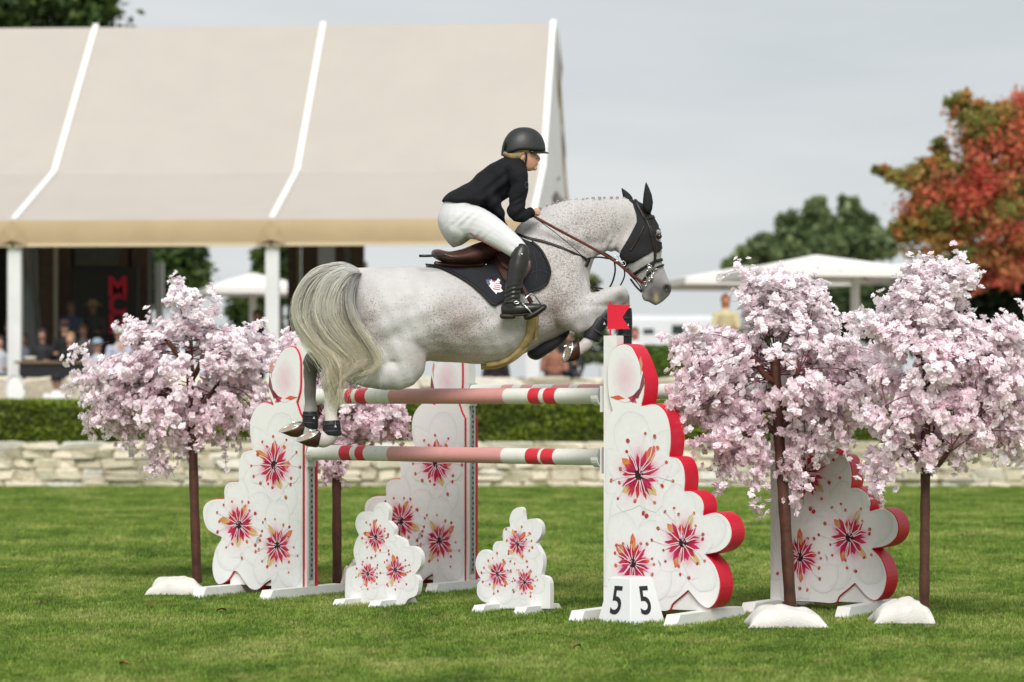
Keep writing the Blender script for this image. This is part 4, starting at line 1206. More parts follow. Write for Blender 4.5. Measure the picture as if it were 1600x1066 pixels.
# sandbags on the tree feet
m_bag = M('white_sandbag', (.66, .64, .60), .8, .10, 7, bump=.6, bscale=90, scuff=.35, scuff_scale=8, scuff_col=(.34, .30, .20))
def sandbag(x0, x1, ytop, ybot, label, seed, depth=.36):
    g = random.Random(seed); D = ground_d(ybot) + depth / 2 - .04
    a, c = P(x0, ybot, D), P(x1, ybot, D); zt = P(0, ytop, D).z; cxx = (a.x + c.x) / 2; hw = (c.x - a.x) / 2
    ph = [g.uniform(0, 6) for _ in range(8)]
    nu, nv = 44, 24; V, F = [], []
    tilt = g.uniform(-.25, .25)
    for i in range(nu + 1):
        for j in range(nv + 1):
            u, v = -1 + 2 * i / nu, -1 + 2 * j / nv
            q_ = max(0, 1 - abs(u) ** 3.2) ** .55 * max(0, 1 - abs(v) ** 3.0) ** .55
            wr = .10 * math.sin(u * 2.3 + ph[0] + v) + .06 * math.sin(u * 6 + ph[1] + 3 * v) + .05 * math.sin(v * 7 + ph[2] - u * 4) + .035 * math.sin(u * 17 + ph[3] + 4 * math.sin(v * 3 + ph[4])) * (1 - q_ * .6) + .03 * math.sin(v * 19 + u * 5 + ph[5]) * (1 - q_)
            z_ = zt * (.16 + .84 * q_ * (1 + tilt * u)) * (1 + wr)
            if abs(u) > .999 or abs(v) > .999: z_ = zt * .16
            pinch = 1 - .10 * (1 - abs(v) ** 2) * abs(u) ** 3
            V.append(Vector((cxx + hw * u * pinch + .006 * math.sin(v * 6 + ph[6]), D + depth / 2 * v * (1 - .14 * (1 - abs(u) ** 2) * abs(v) ** 3) + .008 * math.sin(u * 7 + ph[7]), max(.006, z_))))
    for i in range(nu):
        for j in range(nv):
            k_ = i * (nv + 1) + j; F.append((k_, k_ + nv + 1, k_ + nv + 2, k_ + 1))
    n0 = len(V); rim = [i * (nv + 1) for i in range(nu + 1)] + [nu * (nv + 1) + j for j in range(1, nv + 1)] + [i * (nv + 1) + nv for i in range(nu - 1, -1, -1)] + [j for j in range(nv - 1, 0, -1)]
    V += [Vector((cxx + (V[k_].x - cxx) * .90, D + (V[k_].y - D) * .90, 0.0)) for k_ in rim]
    for q_ in range(len(rim)): F.append((rim[q_], n0 + q_, n0 + (q_ + 1) % len(rim), rim[(q_ + 1) % len(rim)]))
    me = mesh_from('sandbag', V, F, True)
    t = thing('sandbag', label, 'sandbag', (cxx, D, 0), 'white sandbags holding the blossom trees')
    put('sack', me, m_bag, t)
    mb = MB(); mb.tube([V[i * (nv + 1)] + Vector((0, -.003, .001)) for i in range(nu + 1)], .0035, 5); mb.build('seam', M('bag_seam', (.45, .43, .38), .8), t, True)
sandbag(231, 322, 904, 934, 'white sandbag at the foot of the left blossom tree', 1)
sandbag(533, 566, 880, 926, 'white sandbag mostly hidden behind the left flower filler', 2, .3)
sandbag(1164, 1290, 950, 986, 'large white sandbag in front of the leaning trunk', 3, .4)
sandbag(1360, 1457, 940, 980, 'off white sandbag at the foot of the rightmost blossom tree', 4)

# ------------------------------------------------------------------ artificial cherry blossom trees
m_petal = M('blossom_petal', attr=True, rough=0.7, var=0.04, scale=5, trans=0.30, spec=0.08)
m_twig = M('twig_maroon', (0.115, 0.022, 0.032), 0.7, 0.3, 20)
m_ctrunk = M('stained_trunk', (0.060, 0.022, 0.015), 0.5, 0.45, 7, bump=.6, bscale=18, col2=(.125, .05, .032))

def cherry_tree(label, D, trunk_px, lobes, sprays, seed, trunk_r, fork_y, top_y, stubs=5, per=46):
    """trunk_px: picture points of the trunk from the foot up; lobes: (px,py,rx,ry,weight[,dy]) crown ellipsoids in the picture at D"""
    g = np.random.default_rng(seed); r = random.Random(seed)
    foot = P(*trunk_px[0], D); foot.z = 0
    t = thing('blossom_tree', label, 'tree', foot, 'artificial cherry blossom trees round the jump')
    k = D / FPX
    tp = [foot] + [P(x, y, D) for x, y in trunk_px[1:]]
    mb = MB(); pp = spline3(tp, 8)
    mb.tube(pp, [trunk_r * (1 - .22 * i / len(pp)) + .002 * math.sin(i * 1.7) for i in range(len(pp))], 12)
    trunk = mb.build('trunk', m_ctrunk, t, True)
    mb = MB(); mb.box(foot + Vector((0, 0, .006)), (.17, 0, 0), (0, .17, 0), (0, 0, .006)); mb.build('base_plate', m_track, t)
    axis = [p for p in pp if p.z > P(0, fork_y, D).z - .05]
    top = tp[-1]
    # stout boughs
    starts = []
    bb = MB()
    for i in range(stubs):
        a = 2 * math.pi * i / stubs + r.uniform(-.3, .3); s = axis[min(len(axis) - 1, r.randint(0, max(0, len(axis) // 2)))]
        l = r.uniform(.20, .42); e = s + Vector((math.cos(a) * l * .8, math.sin(a) * l * .8, l * r.uniform(.55, .9)))
        m_ = (s + e) / 2 + Vector((0, 0, -.03))
        q = spline3([s, m_, e], 4); bb.tube(q, [trunk_r * (.62 - .22 * j / (len(q) - 1)) for j in range(len(q))], 8)
        starts.append(e); starts.append((m_ + e) / 2)
    bb.build('boughs', m_ctrunk, t, True)
    starts += [p for p in axis[len(axis) // 2:]] * 1
    starts += [top] * 3
    cz = np.array([[*(P(l[0], l[1], D) + Vector((0, l[5] if len(l) > 5 else 0, 0)))] for l in lobes]); cr = np.array([[l[2] * k * 1.14, l[2] * k * 1.1, l[3] * k * 1.08] for l in lobes])
    W = np.array([l[4] for l in lobes], float); W /= W.sum()
    ctr = (cz * W[:, None]).sum(0)
    tw = MB(); B, Bn, Bc, Bs, LV = [], [], [], [], []
    for s in range(sprays):
        li = g.choice(len(lobes), p=W)
        d = g.normal(size=3); d /= np.linalg.norm(d); wisp = g.uniform() < .24
        e = Vector(cz[li] + d * cr[li] * (g.uniform(.30, 1.0) ** .6) * (1.0 if not wisp else g.uniform(1.1, 1.38)))
        s0 = min(starts, key=lambda q: (q - e).length * r.uniform(.6, 1.4) + (0.5 if q.z > e.z + .25 else 0))
        L_ = (e - s0).length
        out = Vector((e.x - s0.x, e.y - s0.y, 0))
        droop = .10 * L_ if e.z > ctr[2] - .2 else .2 * L_
        mid1 = s0 + (e - s0) * .35 + Vector((r.uniform(-.04, .04), r.uniform(-.04, .04), droop)); mid2 = s0 + (e - s0) * .72 + Vector((r.uniform(-.04, .04), r.uniform(-.04, .04), droop * .9))
        path = spline3([s0, mid1, mid2, e], 5)
        if s % 5 < 2: tw.tube(path, [.0046 - .0028 * i / (len(path) - 1) for i in range(len(path))], 4, cap=False)
        else: tw.tube(path[8:], [.0026 - .0012 * i / (len(path) - 9) for i in range(len(path) - 8)], 3, cap=False)
        hue = g.uniform(0, 1)
        n_side = max(2, int(L_ * 7))
        tips = []
        for q in range(n_side):
            f_ = g.uniform(.45, 1.0) ** .8; i0 = min(len(path) - 2, int(f_ * (len(path) - 1))); p = path[i0]
            tv = (path[i0 + 1] - path[i0]).normalized()
            w_ = Vector(g.normal(size=3)); w_ = (w_ - tv * w_.dot(tv)).normalized()
            l2 = g.uniform(.05, .13); e2 = p + tv * l2 * .7 + w_ * l2 + Vector((0, 0, g.uniform(-.05, .02)))
            tw.tube([p, (p + e2) / 2 + Vector((0, 0, .01)), e2], [.0016, .0014, .0011], 3, cap=False); tips.append((p, e2))
        tips.append((path[-4], path[-1])); tips.append((path[-6], path[-3]))
        nb_ = int(per * (0.6 + .5 * min(1.2, L_)) * (.72 + .28 * (e.z > ctr[2] - .30)) * (.62 if wisp else 1))
        for q in range(nb_):
            a, b_ = tips[g.integers(0, len(tips))]
            f_ = g.uniform(.25, 1.08)
            c = a + (b_ - a) * f_ + Vector(g.normal(size=3)) * .021
            B.append(c)
            n_ = Vector(g.normal(size=3)) * .8 + (c - Vector(ctr)).normalized() * 1.2 + Vector((-.1, -.35, .45)); Bn.append(n_.normalized())
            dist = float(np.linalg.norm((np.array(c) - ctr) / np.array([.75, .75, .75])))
            pink = .42 - .38 * min(1, dist) + .28 * (hue - .5) + .22 * max(-1, min(1, (ctr[2] - c.z) / .6)) + g.normal() * .10  # pinker inside and low: petal colour, with light coming through partly painted in
            Bc.append(min(1, max(0, pink))); Bs.append(g.uniform(.020, .034))
        if g.uniform() < .10:
            for q in range(4): LV.append(path[6] + Vector(g.normal(size=3)) * .03)
    tw.build('twigs', m_twig, t, True)
    # five-petalled blossoms
    c = np.array(B); n = np.array(Bn); sz = np.array(Bs)[:, None]; pk = np.array(Bc)[:, None]
    h = np.where(np.abs(n[:, 2:3]) < .9, np.array([[0, 0, 1.]]), np.array([[1., 0, 0]])); a = np.cross(n, h); a /= np.linalg.norm(a, axis=1, keepdims=True); b_ = np.cross(n, a)
    rot = g.uniform(0, 6.28, (len(c), 1)); N_ = len(c)
    V = np.zeros((N_, 16, 3)); V[:, 0] = c - n * sz * .12
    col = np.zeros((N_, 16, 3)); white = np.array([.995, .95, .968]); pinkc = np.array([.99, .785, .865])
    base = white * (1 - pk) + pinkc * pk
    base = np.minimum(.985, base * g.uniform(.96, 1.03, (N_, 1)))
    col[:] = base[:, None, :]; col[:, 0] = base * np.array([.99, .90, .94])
    F = []
    for q in range(5):
        th = rot + q * 1.2566
        rj = sz * g.uniform(.8, 1.2, (N_, 1)); cup = g.uniform(-.1, .55, (N_, 1))
        for m_, (da, rr, hh) in enumerate(((-.60, .80, .30), (0, 1.08, .42), (.60, .80, .30))):
            V[:, 1 + q * 3 + m_] = c + (a * np.cos(th + da) + b_ * np.sin(th + da)) * rj * rr + n * sz * hh * (cup * 2 + g.normal(0, .25, (N_, 1)))
        F.append([0, 1 + q * 3, 2 + q * 3, 3 + q * 3])
    F = (np.arange(N_)[:, None, None] * 16 + np.array(F)[None]).reshape(-1, 4)
    # a smaller, ruffled inner ring of petals
    ca_, sa_ = math.cos(.63), math.sin(.63)
    d_ = V - c[:, None, :]; pa = (d_ * a[:, None, :]).sum(2, keepdims=True); pb = (d_ * b_[:, None, :]).sum(2, keepdims=True)
    V2 = c[:, None, :] + .66 * ((pa * ca_ - pb * sa_) * a[:, None, :] + (pa * sa_ + pb * ca_) * b_[:, None, :]) + n[:, None, :] * (sz[:, None, :] * g.uniform(.25, .75, (N_, 16, 1)))
    V2[:, 0] = c + n * sz * .05
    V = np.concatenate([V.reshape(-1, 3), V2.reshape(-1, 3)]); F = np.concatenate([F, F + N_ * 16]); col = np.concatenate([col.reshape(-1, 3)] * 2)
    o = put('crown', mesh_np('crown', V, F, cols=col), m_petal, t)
    if LV:
        lv = np.array(LV); Vv, Ff, cc = leaf_cloud(g, lv, .028, pal(g, len(lv), ((.10, .13, .02), (.20, .17, .03), (.07, .09, .02))))
        put('leaves', mesh_np('leaves', Vv, Ff, cols=cc), m_leaf, t)
    return t
cherry_tree('pink blossom tree at far left, its crown beside the left wing', 23.3, [(308, 915), (303, 760), (300, 640), (296, 560), (294, 515)],
    [(285, 575, 95, 70, 3), (295, 495, 48, 62, 2.2), (190, 610, 70, 48, 2), (165, 655, 45, 28, 1), (375, 560, 55, 50, 1.6), (385, 640, 60, 50, 1.6), (250, 670, 85, 50, 2), (330, 690, 60, 42, 1.2), (250, 725, 28, 30, .5), (145, 580, 25, 25, .5), (225, 530, 35, 28, .8), (415, 590, 30, 40, .6)],
    245, 22, .040, 660, 515)
cherry_tree('pink blossom tree half hidden behind the hind legs of the horse', 23.0, [(527, 920), (526, 760), (528, 660), (531, 590), (532, 560)],
    [(530, 600, 75, 55, 2), (580, 660, 52, 46, 2), (470, 545, 40, 28, .8), (500, 650, 50, 50, 1.5), (600, 640, 35, 36, 1), (515, 730, 20, 34, .5), (470, 610, 40, 40, 1), (545, 690, 40, 25, .8), (540, 530, 40, 30, .6)],
    180, 24, .038, 680, 560)
cherry_tree('pink blossom tree with a leaning trunk right of the right wing', 19.85, [(1236, 966), (1226, 800), (1217, 680), (1213, 600), (1211, 560)],
    [(1210, 585, 90, 62, 3), (1200, 470, 58, 52, 2.2), (1100, 560, 58, 46, 2), (1090, 625, 62, 45, 2), (1280, 520, 70, 42, 1.8), (1310, 610, 80, 55, 2.4), (1150, 690, 55, 45, 1.3), (1330, 660, 50, 50, 1.2), (1260, 690, 45, 50, 1), (1255, 450, 42, 20, .7), (1185, 770, 16, 22, .25), (1245, 770, 26, 32, .5), (1380, 600, 40, 60, .9), (1135, 740, 22, 26, .35), (1065, 545, 25, 24, .5)],
    330, 22, .042, 690, 550)
cherry_tree('rightmost pink blossom tree with an upright bare trunk', 19.1, [(1444, 979), (1445, 850), (1446, 740), (1447, 620), (1448, 570)],
    [(1450, 580, 75, 80, 3), (1460, 465, 48, 62, 2.4), (1480, 425, 30, 26, .9), (1390, 500, 38, 45, 1.2), (1540, 560, 55, 50, 1.8), (1560, 630, 55, 55, 1.8), (1450, 670, 75, 50, 2), (1580, 530, 30, 25, .7), (1520, 680, 50, 35, 1), (1390, 640, 45, 60, 1.2), (1370, 730, 30, 40, .5), (1480, 700, 50, 25, .8), (1600, 690, 30, 30, .5)],
    305, 22, .036, 735, 570)

# ------------------------------------------------------------------ the horse
HY = math.radians(8.0); HK = math.tan(HY)
HT = Vector((math.cos(HY), math.sin(HY), 0)); HN = Vector((math.sin(HY), -math.cos(HY), 0))     # along the horse; towards the camera
HD, HX0 = 20.6, (720 - 800) / FPX * 20.6
def H(px, py, w=0.0):
    """picture point on the horse's vertical plane at lateral offset w (m, + is the near side)"""
    k = (px - 800) / FPX
    c = HD - HK * HX0 - w / math.cos(HY)
    Y = c / (1 - HK * k)
    return Vector((k * Y, Y, EYE + (HOR - py) / FPX * Y))
PXM = HD / FPX            # metres per picture pixel at the horse
def unH(co):
    """arrays: world -> picture column, row, lateral offset"""
    px = 800 + co[:, 0] / co[:, 1] * FPX; py = HOR - (co[:, 2] - EYE) / co[:, 1] * FPX
    w = (HD + HK * (co[:, 0] - HX0) - co[:, 1]) * math.cos(HY)
    return px, py, w

def sections(mb, L, n=28):
    """L: (Tx,Ty,Bx,By,halfwidth[,w0,bias,pow]) closed loft, T/B are picture points of top and bottom line"""
    D_ = []
    for e in L:
        e = tuple(e) + (0, 0, 1.0)[len(e) - 5:]
        D_.append(e)
    rings = []
    m_ = 4
    dense = []
    for i in range(len(D_) - 1):
        a, b_, c, d = D_[max(i - 1, 0)], D_[i], D_[i + 1], D_[min(i + 2, len(D_) - 1)]
        for k in range(m_):
            t = k / m_
            dense.append([0.5 * ((2 * b_[j]) + (c[j] - a[j]) * t + (2 * a[j] - 5 * b_[j] + 4 * c[j] - d[j]) * t * t + (3 * b_[j] - a[j] - 3 * c[j] + d[j]) * t**3) for j in range(8)])
    dense.append(list(D_[-1]))
    for tx, ty, bx, by, hw, w0, bias, pw in dense:
        Tp, Bp = H(tx, ty, w0), H(bx, by, w0); c = (Tp + Bp) / 2; a = (Tp - Bp) / 2
        ring = []
        for k in range(n):
            th = 2 * math.pi * k / n; ct, st = math.cos(th), math.sin(th)
            ww = hw * math.copysign(abs(st) ** pw, st) * (1 - bias * ct)
            ring.append(c + a * ct + HN * ww)
        rings.append(ring)
    ring_loft(mb, rings)

def limb(mb, L, n=18, m_=4, round_end=True):
    """L: (px,py,w,ra px,rb m): tapered limb, ra in the picture plane, rb sideways"""
    pts = [H(e[0], e[1], e[2]) for e in L]
    C_ = spline3(pts, m_); RA = smooth_list([e[3] * PXM for e in L], m_); RB = smooth_list([e[4] for e in L], m_)
    rings = []
    N_ = len(C_)
    for i in range(N_):
        t = (C_[min(i + 1, N_ - 1)] - C_[max(i - 1, 0)]).normalized()
        b_ = HN - t * HN.dot(t); b_.normalize(); a = t.cross(b_)
        rings.append([C_[i] + a * RA[i] * math.cos(2 * math.pi * k / n) + b_ * RB[i] * math.sin(2 * math.pi * k / n) for k in range(n)])
    if round_end:
        for end in (0, -1):
            t = (C_[0] - C_[1]).normalized() if end == 0 else (C_[-1] - C_[-2]).normalized()
            c = C_[end]; rr = (RA[end] + RB[end]) / 2
            extra = []
            for f_, s_ in ((.45, .85), (.75, .55)):
                extra.append([c + (p - c) * s_ + t * rr * f_ for p in rings[end]])
            if end == 0: rings = extra[::-1] + rings
            else: rings = rings + extra
    ring_loft(mb, rings)

def blob(mb, px, py, w, rx, ry, rw):
    c = H(px, py, w); n, m_ = 16, 10
    rings = []
    for i in range(1, m_):
        ph = math.pi * i / m_
        rings.append([c + HT * rx * PXM * math.sin(ph) * math.cos(2 * math.pi * k / n) + HN * rw * math.sin(ph) * math.sin(2 * math.pi * k / n) + TZ * ry * PXM * math.cos(ph) for k in range(n)])
    ring_loft(mb, rings)

hb = MB()
# trunk, croup to chest (T = top line, B = belly line)
sections(hb, [(553, 444, 549, 492, .07), (560, 430, 552, 520, .16, 0, .05), (575, 422, 562, 545, .235, 0, .1), (600, 418, 590, 570, .285, 0, .1), (635, 416.5, 630, 575, .305, 0, .08), (668, 417, 668, 566, .30, 0, .12), (700, 419, 700, 566, .31, 0, .15),
              (735, 421, 735, 569, .325, 0, .15), (765, 415, 770, 570, .33, 0, .14), (790, 390, 800, 562, .315, 0, .22), (812, 360, 830, 549, .275, 0, .34), (832, 348, 858, 535, .245, 0, .34), (855, 346, 885, 521, .225, 0, .25), (878, 356, 907, 500, .20, 0, .15), (895, 380, 921, 466, .15), (905, 405, 923, 445, .10)])
# neck
sections(hb, [(796, 372, 905, 500, .19, 0, .35), (815, 345, 921, 462, .165, 0, .3), (842, 327, 923, 428, .125, 0, .3), (872, 315, 927, 407, .105, 0, .25), (908, 311.5, 938, 397, .095, 0, .2), (940, 309, 950, 393, .085, 0, .12), (967, 309, 962, 394, .08, 0, .05), (988, 313, 972, 396, .075)])
# head
sections(hb, [(984, 312, 962, 376, .066), (1003, 318, 966, 393, .082, 0, .0), (1016, 332, 970, 404, .098), (1025, 346, 975, 412, .104), (1031, 362, 979.5, 419, .100), (1033.5, 379, 984, 426, .085), (1034, 396, 990, 433, .068), (1036.5, 412, 997, 441, .058), (1040.5, 428, 1002, 449, .054), (1045, 441, 1004, 459, .055), (1048.5, 452, 1008, 466, .054), (1046, 461, 1015, 472, .045), (1037, 469, 1024, 477, .028)])
blob(hb, 984, 390, .055, 19, 23, .045); blob(hb, 984, 390, -.055, 19, 23, .045)          # cheeks
for s in (1, -1):
    blob(hb, 1028, 364.5, .080 * s, 8, 6, .024)                # brow over the eye
    blob(hb, 1043, 449, .040 * s, 7, 8, .020)                # nostril
    limb(hb, [(1022, 378, .082 * s, 4, .012), (1020, 398, .066 * s, 3.5, .012), (1021, 415, .055 * s, 3, .010)], 8)   # facial crest
blob(hb, 1011, 462, 0, 10, 10, .035)                         # chin
# near fore leg
limb(hb, [(868, 415, .15, 45, .08), (882, 455, .18, 42, .095), (900, 489, .20, 33, .092), (922, 484, .205, 25, .075), (944, 470.5, .21, 18.5, .058), (962, 462, .21, 15.5, .05), (972, 461, .21, 13.5, .048)])
limb(hb, [(971, 462, .21, 13.5, .05), (969, 471, .212, 10, .04), (952, 487, .215, 8.2, .033), (935, 505, .215, 8.0, .033), (925, 525, .215, 9.5, .038), (921, 534, .215, 10, .04), (911, 543, .215, 9.5, .036), (904, 547, .215, 11.5, .042)])
# far fore leg
limb(hb, [(868, 415, -.15, 45, .08), (884, 455, -.18, 40, .09), (905, 485, -.20, 30, .085), (928, 478, -.20, 23, .07), (948, 468, -.20, 17.5, .055), (966, 463, -.20, 14.5, .05), (974, 464, -.20, 12.5, .045)])
limb(hb, [(973, 464, -.20, 12.5, .045), (976, 480, -.20, 9, .035), (977, 505, -.20, 8, .032), (976, 530, -.20, 8.5, .035), (974, 545, -.20, 10, .04), (966, 556, -.20, 9, .036), (960, 562, -.20, 11, .042)])
# near hind leg
limb(hb, [(602, 465, .12, 50, .12), (612, 505, .135, 52, .145), (624, 540, .145, 43, .135), (632, 566, .155, 35, .115), (623, 582, .17, 28, .095), (597, 587, .185, 22.5, .075), (566, 585, .19, 18, .058), (543, 583, .19, 15.5, .046)])
limb(hb, [(560, 582, .19, 16, .05), (532, 579, .19, 15, .045), (519, 578, .19, 14, .045), (515, 590, .19, 13.5, .043), (516, 606, .19, 12, .04), (517.5, 630, .19, 11, .036), (517.5, 655, .19, 11, .037), (518, 668, .19, 12.5, .042), (516, 680, .19, 12.5, .042), (508, 686, .19, 12, .04), (499, 686, .19, 13, .045)])
limb(hb, [(545, 574, .19, 6, .022), (522, 568, .19, 7, .024), (512, 566, .19, 7.5, .026), (509, 577, .19, 8, .028)], 10)      # point of the hock
blob(hb, 590, 557, .13, 34, 27, .125)
# far hind leg
limb(hb, [(600, 470, -.14, 48, .13), (605, 510, -.16, 48, .15), (605, 545, -.18, 38, .13), (600, 562, -.19, 32, .11), (580, 572, -.19, 25, .09), (550, 572, -.19, 20, .07), (520, 570, -.18, 16, .05)])
limb(hb, [(530, 570, -.18, 15, .05), (502, 568, -.17, 14, .045), (489, 567, -.17, 13, .045), (485, 580, -.17, 12, .042), (484.5, 600, -.17, 10, .036), (485, 625, -.17, 9.5, .034), (485, 648, -.17, 10.5, .037), (485, 660, -.17, 11.5, .041), (481, 669, -.17, 11, .04), (473, 672, -.17, 12, .044)])
limb(hb, [(512, 564, -.17, 6, .022), (492, 558, -.17, 7, .024), (483, 557, -.17, 7, .026), (479, 568, -.17, 8, .028)], 10)
# dock of the tail
limb(hb, [(585, 428, 0, 12, .05), (566, 428, 0, 9, .035), (548, 427, 0, 7, .03), (530, 430, 0, 5, .02)], 10)
horse_me = remeshed('body', hb, .0095, 13, .5)

co = coords(horse_me).astype(np.float64)
px, py, w = unH(co)
def G(cx, cy, rx, ry, ww=None):
    m = np.exp(-(((px - cx) / rx) ** 2 + ((py - cy) / ry) ** 2))
    if ww is not None: m = m * np.clip((w * ww) * 12 + .6, 0, 1)
    return m
# hollow out nostrils, mouth line, jugular groove, and shape shoulder and flank
nrm = np.empty(len(co) * 3, dtype=np.float32); horse_me.vertices.foreach_get('normal', nrm); nrm = nrm.reshape(-1, 3)
push = -.022 * G(1042, 450.5, 4.2, 5.0) * (np.abs(w) > .025)
push += -.007 * G(1027, 462, 2.0, 9) * (np.abs(w) > .02)
push += -.012 * G(914, 436, 7, 40) - .010 * G(690, 545, 16, 18) - .008 * G(845, 470, 10, 45)
push += .010 * G(885, 470, 22, 25) - .007 * G(672, 530, 5, 40) + .008 * G(640, 560, 22, 25)
# bellies of muscle, ribs, skin folds
push += .006 * np.sin((px - 700) * .105 + (py - 500) * .03) * G(745, 505, 45, 40) * (np.abs(w) > .15)
push += .004 * np.sin(px * .075 + py * .11 + 1.5 * np.sin(py * .05)) + .0025 * np.sin(px * .19 - py * .13 + 2 * np.sin(px * .04))
push += -.010 * G(640, 500, 10, 45) + .008 * G(600, 480, 22, 40) - .008 * G(560, 545, 8, 30) + .007 * G(865, 455, 18, 40)
push += .006 * np.cos((px - 962 + (py - 380) * .6) * .5) * G(955, 385, 12, 18) - .006 * G(935, 380, 30, 5) - .006 * np.exp(-((py - (430 + (px - 860) * -.9)) / 5) ** 2) * G(880, 410, 50, 60)
push += -.008 * G(964, 360, 5, 40) - .006 * G(900, 470, 8, 30) + .006 * G(930, 470, 30, 6) - .006 * G(945, 478, 30, 4)
push +=  .005 * np.sin(px * .11 + py * .07) * G(610, 490, 60, 60)
co += nrm * push[:, None]
horse_me.vertices.foreach_set('co', co.astype(np.float32).ravel()); horse_me.update()

# coat: Col = base tone, second attribute = density of the flea-bitten specks
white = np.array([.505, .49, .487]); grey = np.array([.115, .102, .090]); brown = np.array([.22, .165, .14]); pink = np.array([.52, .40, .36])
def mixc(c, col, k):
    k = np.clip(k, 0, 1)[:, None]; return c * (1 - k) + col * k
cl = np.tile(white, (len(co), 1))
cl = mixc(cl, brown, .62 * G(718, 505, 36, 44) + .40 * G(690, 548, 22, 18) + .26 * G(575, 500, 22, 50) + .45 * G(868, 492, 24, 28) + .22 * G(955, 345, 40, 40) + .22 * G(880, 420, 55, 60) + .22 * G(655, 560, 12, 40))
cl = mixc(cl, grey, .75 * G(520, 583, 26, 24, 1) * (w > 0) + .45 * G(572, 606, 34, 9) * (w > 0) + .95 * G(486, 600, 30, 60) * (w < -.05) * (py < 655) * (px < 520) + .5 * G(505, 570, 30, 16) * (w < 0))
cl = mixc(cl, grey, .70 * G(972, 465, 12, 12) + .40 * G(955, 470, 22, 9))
cl = mixc(cl, np.array([.07, .065, .062]), .9 * G(1029, 368, 11, 10) * (np.abs(w) > .05))
cl = mixc(cl, np.array([.085, .08, .078]), .95 * G(1028, 460, 24, 16) + .55 * G(1020, 440, 22, 20) + .45 * G(1036, 410, 10, 25) + .8 * G(1044, 450, 6, 7))
cl = mixc(cl, np.array([.02, .018, .018]), 2.2 * G(1041.5, 451, 4.2, 5.0) * (np.abs(w) > .02))
cl = mixc(cl, np.array([.46, .40, .22]), .9 * G(1025, 468, 4, 9) * (np.abs(w) > .012))
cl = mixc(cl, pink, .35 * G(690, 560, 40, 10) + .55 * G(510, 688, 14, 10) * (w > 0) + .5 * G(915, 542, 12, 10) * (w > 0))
cl = mixc(cl, np.array([.62, .58, .53]), 1.0 * (py > 612) * (py < 660) * (w > 0) * (px < 535))
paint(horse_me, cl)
sp = .14 + .60 * G(715, 505, 55, 55) + .48 * G(880, 430, 60, 70) + .52 * G(930, 350, 60, 40) + .38 * G(575, 500, 30, 60) - .25 * G(640, 440, 60, 30) + .5 * G(868, 490, 30, 30) + .25 * G(830, 450, 30, 60) - .3 * G(600, 590, 40, 20) + .3 * G(520, 600, 20, 40)
sp[(py > 500) & (px > 900)] *= .4
a_ = horse_me.attributes.new('speck', 'FLOAT', 'POINT'); a_.data.foreach_set('value', np.clip(sp, 0, 1).astype(np.float32))

